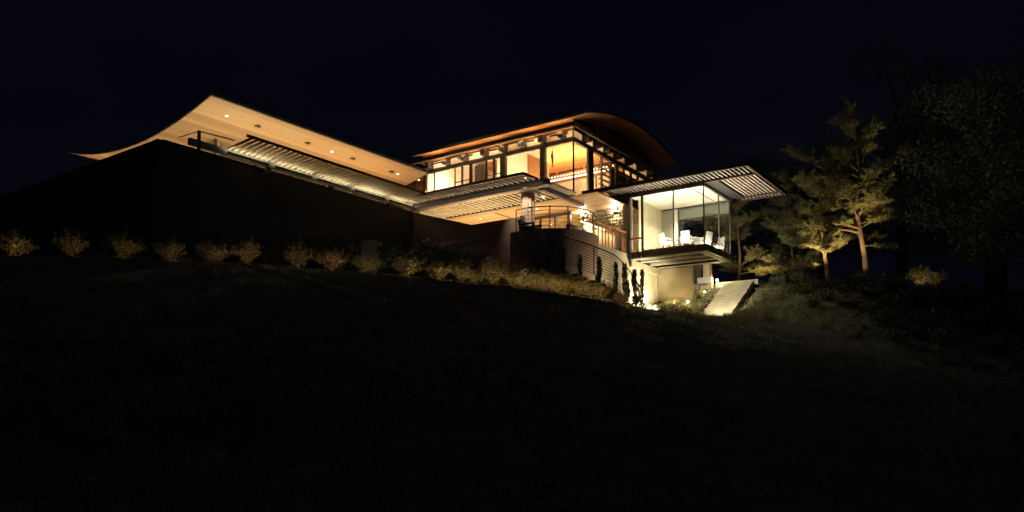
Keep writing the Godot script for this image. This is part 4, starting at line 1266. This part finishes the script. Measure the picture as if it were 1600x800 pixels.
	for q in glow:
		copy_plant(kinds[2], "lit_bush", on_ground(q[0], q[1], 0.3), rnd(0, TAU), Vector3(q[2], q[2] * 1.2, q[2]), q[3], "lit bushes at the wood's edge", "bush")
	# leafy plants at the foot of the base wall and round the garden stair
	var leafy := [bush("leafy_plant", 22, 1.0, 0.5, 14, 0.12, lin(0.11, 0.12, 0.035), lin(0.16, 0.15, 0.05), 0.7), bush("leafy_plant", 30, 0.9, 0.7, 16, 0.10, lin(0.05, 0.075, 0.022), lin(0.10, 0.11, 0.035), 0.5)]
	var places := [[-15.0, 33.0, 0.55, 0, "sprig of leaves at the foot of the bright base wall, beside the slim open shrub"], [-14.9, 34.3, 0.6, 0, "airy plant before the bright fins of the base wall"], [-14.7, 35.0, 0.5, 0, "low airy plant before the middle of the base wall"], [-14.9, 36.2, 0.75, 0, "taller airy plant under the edge of the glass room"], [-15.6, 37.4, 0.6, 1, "dark leafy plant near the inner corner of the base wall"], [-16.2, 38.4, 0.6, 0, "pale leafy plant below the slab before the base wall"], [-16.6, 39.4, 0.45, 1, "leafy plant near the globe path light"],
		[-17.0, 42.3, 0.6, 1, "dark plant between base wall and stair, lower"], [-17.0, 43.6, 0.7, 1, "dark plant between entry and stair, upper"], [-16.5, 42.4, 0.35, 1, "small reddish-lit plant beside the steps"], [-15.9, 40.2, 0.45, 1, "small plant covering the foot of the stair"], [-15.2, 39.9, 0.5, 1, "dark round plant in front of the lowest step"], [-14.3, 40.0, 0.5, 0, "yellow-lit plant at the outer corner of the lowest step"], [-13.6, 40.4, 0.6, 0, "yellow-lit plant just beyond the stair foot"], [-12.9, 40.6, 0.7, 1, "green plant on the bank beyond the stair foot"], [-12.2, 41.0, 0.8, 1, "dark bush where the bank meets the trees"], [-11.3, 41.4, 1.0, 1, "large dark bush below the tall pine"], [-13.3, 43.6, 0.7, 1, "plant on the bank beside the middle steps"], [-12.6, 45.5, 0.9, 1, "bushy plant on the bank beside the upper steps"], [-11.6, 47.5, 1.1, 1, "dark bush at the foot of the leaning trunk"], [-14.9, 36.9, 0.55, 1, "leafy plant on the brow below the glass room corner"], [-14.1, 37.5, 0.5, 0, "airy plant on the brow below the stair foot"], [-13.4, 38.0, 0.6, 1, "leafy plant on the brow just past the stair foot"], [-12.7, 38.7, 0.7, 0, "airy plant at the end of the lit brow"], [-12.0, 39.4, 0.8, 1, "dark leafy plant where the brow turns dark"]]
	for i in places.size():
		var q = places[i]
		var at := on_ground(q[0], q[1], -0.04)
		var o: Node3D = leafy[q[3]]
		var size := Vector3.ONE * float(q[2]) * rnd(0.95, 1.15)
		if i in [0, 4]:
			o.position = at
			o.scale = size
			tag(o, q[4], "plant", "leafy plants round the garden stair")
		else:
			copy_plant(o, "leafy_plant", at, rnd(0, TAU), size, q[4], "leafy plants round the garden stair", "plant")

func dark_thicket() -> void:
	var a := lin(0.012, 0.015, 0.009)
	var b := lin(0.02, 0.024, 0.012)
	var o := bush("evergreen_bush", 60, 1.0, 0.62, 36, 0.1, a, b, 0.5)
	var spots := [[-27.8, 28.5, 3.2, "tall dark evergreen against the raked end of the terrace wall"], [-26.0, 29.2, 3.0, "dark evergreen before the middle of the terrace wall"], [-24.4, 29.8, 2.5, "lower dark evergreen nearest the rounded balcony"], [-28.9, 26.0, 2.8, "dark evergreen against the long dark wall, by the raked wall"], [-27.0, 25.2, 2.2, "dark evergreen behind the lone green shrub"], [-29.3, 22.5, 2.0, "dark evergreen behind the pale pillar"], [-29.0, 19.4, 1.7, "dark low evergreen behind the russet shrubs"]]
	for i in spots.size():
		var q = spots[i]
		var at := on_ground(q[0], q[1], -0.1)
		var size := Vector3(float(q[2]) * 1.1, q[2], float(q[2]) * 1.1)
		if i == 0:
			o.position = at
			o.scale = size
			tag(o, q[3], "shrub", "dark evergreens below the walls")
		else:
			copy_plant(o, "evergreen_bush", at, rnd(0, TAU), size, q[3], "dark evergreens below the walls")

func trees() -> void:
	var base := on_ground(-9.72, 53.8, -0.2)
	var R := V(0.814, 0, 0.581)      # along the picture, seen from the slope
	var F := V(-0.581, 0, 0.814)
	var tr := [Vector3.ZERO, Vector3(0, 2.2, 0) - R * 0.12, Vector3(0, 4.0, 0) - R * 0.4, Vector3(0, 5.6, 0) - R * 0.55, Vector3(0, 7.4, 0) - R * 0.3, Vector3(0, 9.2, 0) - R * 0.35, Vector3(0, 11.6, 0) - R * 0.5]
	var limbs := []
	var key := [[0.30, R * -4.6 + Vector3(0, 0.4, 0), 0.12, 0.9], [0.33, R * -3.0 + F * -1.6, 0.1, 0.9], [0.36, R * 1.9 + Vector3(0, 0.3, 0) + F * -0.6, 0.05, 0.7], [0.22, R * 1.7 + Vector3(0, -0.2, 0) + F * -0.8, 0.05, 0.55], [0.42, R * 1.9 + Vector3(0, 2.2, 0) + F * -0.6, -0.25, 0.8], [0.5, R * 3.6 + Vector3(0, 0.5, 0), 0.05, 0.9], [0.55, R * -3.4 + Vector3(0, 0.8, 0), 0.1, 1.0], [0.6, R * -4.2 + Vector3(0, 2.6, 0) + F * 0.5, 0.1, 1.0], [0.66, R * 3.4 + Vector3(0, 1.8, 0), -0.1, 1.0], [0.7, R * -1.9 + Vector3(0, 0.9, 0) + F * -0.9, 0.1, 0.9], [0.72, R * 1.0 + Vector3(0, 2.4, 0), -0.1, 0.9], [0.85, R * 1.3 + Vector3(0, 1.5, 0), 0.1, 0.8], [0.88, R * -1.2 + Vector3(0, 1.3, 0), 0.1, 0.8], [0.97, R * -0.3 + Vector3(0, 1.2, 0), 0.0, 0.8]]
	for k in key: limbs.append(k)
	for i in 34:
		var w := rnd(0, TAU)
		var h := rnd(0.24, 0.95)
		limbs.append([h, (R * cos(w) + F * sin(w)) * rnd(1.2, 3.2) * (1.15 - 0.6 * h) + Vector3(0, rnd(0.1, 1.3), 0), 0.1, 0.85])
	pine("tall_pine", "tall lit pine with a pale trunk standing beyond the stair", base, tr, [0.2, 0.165, 0.14, 0.115, 0.09, 0.06, 0.02], limbs, "lit pines beyond the stair")
	var b2 := on_ground(-11.6, 51.6, -0.2)
	var t2 := [Vector3.ZERO, Vector3(0, 1.6, 0) - R * 0.15, Vector3(0, 3.2, 0) - R * 0.35, Vector3(0, 5.0, 0) - R * 0.35, Vector3(0, 7.0, 0) - R * 0.5]
	var l2 := []
	for i in 30:
		var w := rnd(0, TAU)
		var h := rnd(0.22, 0.98)
		l2.append([h, (R * cos(w) + F * sin(w)) * rnd(1.0, 2.6) * (1.2 - 0.7 * h) + Vector3(0, rnd(-0.1, 0.7), 0), 0.1, 0.8])
	pine("small_pine", "shorter lit pine with an orange-lit trunk before the tall one", b2, t2, [0.17, 0.13, 0.1, 0.07, 0.015], l2, "lit pines beyond the stair")
	# thinner, dimmer pines beside and behind the glass room
	var n := 0
	for q in [[-17.3, 51.0, 6.0], [-14.2, 52.5, 5.4], [-15.2, 56.0, 8.0]]:
		var b := on_ground(q[0], q[1], -0.2)
		var h: float = q[2]
		var l := []
		for i in 20:
			var w := rnd(0, TAU)
			var y := rnd(0.12, 0.97)
			l.append([y, (R * cos(w) + F * sin(w)) * rnd(0.9, 2.3) * (1.2 - 0.75 * y) + Vector3(0, rnd(0.1, 1.0), 0), 0.08, 0.8])
		pine("young_pine", ["open young pine just behind the glass room corner", "low young pine between glass room and tall pine", "dim pine rising behind the canopy corner"][n], b, [Vector3.ZERO, Vector3(0, h * 0.35, 0) + R * 0.12, Vector3(0, h * 0.7, 0), Vector3(0, h, 0) + R * 0.1], [0.11, 0.085, 0.05, 0.012], l, "young pines behind the glass room", 0.9)
		n += 1
	# unlit trees closing the right-hand side and the hill behind
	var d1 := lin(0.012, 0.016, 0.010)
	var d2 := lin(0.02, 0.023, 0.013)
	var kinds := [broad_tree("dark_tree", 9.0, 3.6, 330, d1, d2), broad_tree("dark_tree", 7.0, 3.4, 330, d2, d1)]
	var spots := [[-3.0, 55.0, 1.5, "unlit round tree just beyond the lit pines"], [1.0, 52.0, 1.6, "unlit tree filling the middle of the dark wood"], [5.0, 56.0, 2.2, "tall unlit tree at the frame edge"], [-3.0, 64.0, 2.3, "tall unlit tree far behind the lit pines"], [-9.5, 66.0, 2.0, "dark tree rising directly behind the tall pine"], [1.5, 45.0, 0.9, "low dark tree above the pale boulders"], [5.0, 47.0, 1.3, "dark tree leaning over the boulders at the frame edge"], [-15.5, 66.0, 1.7, "dark tree behind the canopy corner"], [-26.5, 60.0, 0.9, "dark tree behind the arched roof"], [1.0, 66.0, 2.6, "highest dark crown of the wood"], [-20.5, 64.0, 1.3, "dark crown between arched roof and canopy"]]
	for i in spots.size():
		var q = spots[i]
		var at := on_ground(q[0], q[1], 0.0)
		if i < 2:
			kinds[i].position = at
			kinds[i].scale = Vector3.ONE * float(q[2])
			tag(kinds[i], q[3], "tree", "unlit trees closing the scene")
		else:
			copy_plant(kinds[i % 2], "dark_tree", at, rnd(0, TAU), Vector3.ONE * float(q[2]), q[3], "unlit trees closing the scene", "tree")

func rocks() -> void:
	var n := 0
	for q in [[-3.2, 36.0, 0.55], [-2.3, 36.6, 0.4], [-4.1, 37.0, 0.35]]:
		var at := on_ground(q[0], q[1], 0.0)
		var t := thing("boulder", ["largest pale boulder at the edge of the dark trees", "flat boulder beside the largest one", "small boulder towards the lit stair"][n], "boulder", at, "boulders at the wood's edge")
		var st := mk()
		var s: float = q[2]
		var nz := FastNoiseLite.new()
		nz.seed = 30 + n
		nz.frequency = 0.9
		var f := func(i: int, k: int) -> Vector3:
			var a := -PI / 2 + PI * i / 10.0
			var w := TAU * k / 16.0
			var d := Vector3(cos(a) * cos(w), sin(a), cos(a) * sin(w))
			return at + d * Vector3(1.3, 0.75, 1.0) * s * (1.0 + 0.45 * nz.get_noise_3dv(d * 1.3))
		for i in 10:
			for k in 16:
				quad(st, f.call(i, k + 1), f.call(i, k), f.call(i + 1, k), f.call(i + 1, k + 1))
		part("stone_body", st, M.rock, t)
		n += 1
	var p := thing("plinth", "pale blank pillar standing behind the shrubs below the dark wall", "pillar", on_ground(-24.2, 22.6))
	part("pillar_body", bx(-24.55, -23.95, 6.5, 8.42, 23.0, 23.4), M.plaster, p)
	part("pillar_cap", bx(-24.58, -23.92, 8.42, 8.46, 22.97, 23.43), M.plaster, p)

func grass() -> void:
	var st := mk()
	for i in 12:
		var w := rnd(0, TAU)
		var foot := Vector3(cos(w), 0, sin(w)) * rnd(0, 0.09)
		var lean := Vector3(cos(w + rnd(-1, 1)), 0, sin(w + rnd(-1, 1))) * rnd(0.3, 0.9)
		leaf(st, foot, (lean + Vector3.UP).normalized(), rnd(0.14, 0.34), 0.014, Color.WHITE)
	st.generate_normals()
	var mesh := st.commit()
	var patch := FastNoiseLite.new()
	patch.seed = 17
	patch.frequency = 0.22
	for g in [["hillside_grass", "short dry grass over the whole dark slope", 30000, lin(0.10, 0.08, 0.04), lin(0.05, 0.052, 0.024), 0.8], ["bank_grass", "longer yellow-green grass on the bank beside the garden stair", 3600, lin(0.13, 0.12, 0.03), lin(0.06, 0.065, 0.02), 1.0]]:
		var mm := MultiMesh.new()
		mm.transform_format = MultiMesh.TRANSFORM_3D
		mm.use_colors = true
		mm.mesh = mesh
		mm.instance_count = g[2]
		for i in int(g[2]):
			var u: float
			var v: float
			if g[0] == "bank_grass":
				u = -14.2 + 6.5 * pow(rng.randf(), 1.4) + rnd(-0.1, 0.1)
				v = 39.0 + 9.0 * pow(rng.randf(), 1.2)
				if rng.randf() < 0.25:
					u = rnd(-19.0, -16.4)
					v = rnd(33.0, 45.0)
				if rng.randf() < 0.2:
					u = rnd(-16.0, -12.0)
					v = rnd(33.0, 41.0)
			else:
				var d := 3.0 + 46.0 * sqrt(rng.randf())
				var az := deg_to_rad(rnd(-76, 6))
				var most := 36.0 + 12.0 * smoothstep(-26.0, -14.0, rad_to_deg(az))
				if d > most: d = 3.0 + (most - 3.0) * rng.randf()
				u = d * sin(az)
				v = d * cos(az)
				for again in 3:
					if patch.get_noise_2d(u, v) > -0.05: break
					u += rnd(-1.5, 1.5)
					v += rnd(-1.5, 1.5)
			var s: float = rnd(0.6, 1.3) * g[5] * (1.0 if g[0] == "bank_grass" else lerpf(0.45, 1.0, smoothstep(5.0, 26.0, Vector2(u, v).length())) * (0.75 + 0.9 * absf(patch.get_noise_2d(u * 1.7 + 40, v * 1.7))))
			if g[0] == "hillside_grass":
				for q in ROW:
					if Vector2(u - q[0], v - q[1]).length() < 1.5:
						s *= 0.4
						break
			mm.set_instance_transform(i, Transform3D(Basis(Vector3.UP, rnd(0, TAU)).scaled(Vector3(s, s * rnd(0.7, 1.2), s)), on_ground(u, v, -0.02)))
			mm.set_instance_color(i, tint(g[3], g[4]))
		var o := MultiMeshInstance3D.new()
		o.name = g[0]
		o.multimesh = mm
		o.material_override = M.blade
		add_child(o)
		tag(o, g[1], "grass", "", "stuff")

func garden_lights() -> void:
	var amber := lin(1.0, 0.66, 0.26)
	# along the shrubs
	var k := 0
	var near := ["frame-edge shrub", "shrub below the wall corner", "wide dim shrub", "reddish dim shrub", "full brown shrub", "dense russet shrub", "thin upright shrub", "shrub before the pale pillar", "low greenish shrub", "lone round shrub", "tawny shrub", "small tawny shrub", "upright straw shrub", "rounded hedge shrub", "straw shrub under the balcony", "yellow-green hedge shrub", "low brown hedge shrub", "last shrub of the row", "hedge shrub past the rounded one", "hedge shrub past the straw one", "hedge shrub before the slim plant", "hedge shrub near the end", "sprawling end shrub", "shrub at the gap"]
	for q in ROW:
		var far := Vector2(q[0], q[1]).normalized()
		var e: float = [0.03, 0.022, 0.018, 0.018, 0.024, 0.034, 0.03, 0.036, 0.03, 0.045, 0.06, 0.06, 0.08, 0.07, 0.07, 0.07, 0.07, 0.07, 0.03, 0.03, 0.03, 0.03, 0.04, 0.03][k]
		ground_spot(q[0] - far.x * 0.95 + 0.12 * far.y, q[1] - far.y * 0.95 - 0.12 * far.x, V(far.x, 0.42, far.y), amber, e, 62, "small stake spotlight lighting the " + near[k], "spotlights along the shrub row", 0.02)
		k += 1
	# grazing the base wall and the slab above
	ground_spot(-18.0, 39.6, V(-1.0, 0.8, 0.1), lin(1.0, 0.86, 0.56), 12.0, 66, "stake spotlight washing the bright fins of the base wall", "spotlights under the glass room")
	ground_spot(-17.9, 41.5, V(-0.6, 1.0, 0.6), lin(1.0, 0.74, 0.38), 0.5, 66, "stake spotlight in the inner corner of the base wall", "spotlights under the glass room")
	ground_spot(-16.3, 34.4, V(-1.0, 0.62, -0.2), lin(1.0, 0.74, 0.46), 4.6, 52, "stake spotlight by the low end of the stair railing", "spotlights under the glass room")
	ground_spot(-14.8, 37.9, V(-0.08, 0.25, 1.0), lin(1.0, 0.88, 0.62), 9.0, 21, "added stake spotlight in front of the garden stair", "spotlights under the glass room", 0.35)  # spot added so the whole flight reads evenly bright
	# at the pines
	ground_spot(-10.1, 51.5, V(0.16, 0.8, 0.9), lin(1.0, 0.72, 0.36), 1.6, 20, "stake spotlight on the pale trunk of the tall pine", "spotlights at the pines", 0.2)
	ground_spot(-11.9, 49.9, V(0.10, 1.0, 0.30), amber, 10.0, 32, "stake spotlight at the foot of the shorter pine", "spotlights at the pines")
	ground_spot(-9.6, 52.0, V(-0.16, 1.0, 0.20), amber, 11.0, 30, "stake spotlight at the foot of the tall pine", "spotlights at the pines")
	ground_spot(-15.4, 49.4, V(-0.1, 0.9, 0.6), amber, 1.6, 55, "stake spotlight before the young pines", "spotlights at the pines")
	ground_spot(-6.25, 51.0, V(0.05, 0.75, 0.8), amber, 0.12, 50, "stake spotlight under the small lit bushes by the wood", "spotlights at the pines")


func _ready() -> void:
	rng.seed = 20
	# camera
	var cam := Camera3D.new()
	cam.name = "camera"
	add_child(cam)
	cam.position = Vector3(0, 1.6, 0)
	cam.rotation = Vector3(0.0711, 0.6195, 0)
	cam.projection = Camera3D.PROJECTION_FRUSTUM
	cam.keep_aspect = Camera3D.KEEP_HEIGHT
	cam.near = 0.1
	cam.far = 2500
	cam.size = 800.0 / 1186.0 * 0.1
	cam.frustum_offset = Vector2(0, 137.0 / 1186.0 * 0.1)
	cam.current = true
	# night sky
	var sky := ProceduralSkyMaterial.new()
	sky.sky_top_color = lin(0.0010, 0.0013, 0.0034)
	sky.sky_horizon_color = lin(0.0012, 0.0016, 0.0036)
	sky.ground_bottom_color = lin(0.0006, 0.0006, 0.001)
	sky.ground_horizon_color = lin(0.0018, 0.002, 0.004)
	sky.sky_curve = 0.2
	var nz := FastNoiseLite.new()
	nz.seed = 8
	nz.frequency = 2.2
	nz.fractal_octaves = 5
	var im := Image.create(512, 256, false, Image.FORMAT_RGBA8)
	for y in 256:
		for x in 512:
			var w := TAU * x / 512.0
			var h := PI * (0.5 - (y + 0.5) / 256.0)
			var t := clampf(nz.get_noise_3d(cos(w) * cos(h), sin(h) * 2.2, sin(w) * cos(h)) * 0.9 + 0.45, 0, 1)
			im.set_pixel(x, y, Color(t, t, t, 1))
	sky.sky_cover = ImageTexture.create_from_image(im)
	sky.sky_cover_modulate = lin(0.0016, 0.0017, 0.0021)
	var env := Environment.new()
	env.background_mode = Environment.BG_SKY
	env.sky = Sky.new()
	env.sky.sky_material = sky
	env.tonemap_mode = Environment.TONE_MAPPER_LINEAR
	env.tonemap_exposure = 1.0
	env.sdfgi_enabled = true
	env.ssao_enabled = true
	env.ssil_enabled = true
	var we := WorldEnvironment.new()
	we.name = "environment"
	we.environment = env
	add_child(we)
	# weak unseen moon, added to lift the slope and walls
	var fill_moon := DirectionalLight3D.new()
	fill_moon.name = "fill_moon"
	fill_moon.light_energy = 0.011
	fill_moon.light_color = Color(0.75, 0.85, 1.0)
	fill_moon.light_angular_distance = 0.5
	fill_moon.shadow_enabled = true
	fill_moon.sky_mode = DirectionalLight3D.SKY_MODE_LIGHT_ONLY
	fill_moon.rotation_degrees = Vector3(-38, 42, 0)
	add_child(fill_moon)
	make_materials()
	fit_ground()
	make_ground()
	dark_walls()
	left_wing()
	wing_trellis()
	terrace()
	balcony()
	curved_stair()
	bar_side()
	glass_room()
	canopy()
	pavilion()
	garden_stair()
	added_canopy_spots()
	dining()
	furniture()
	rocks()
	plants()
	dark_thicket()
	trees()
	grass()
	garden_lights()
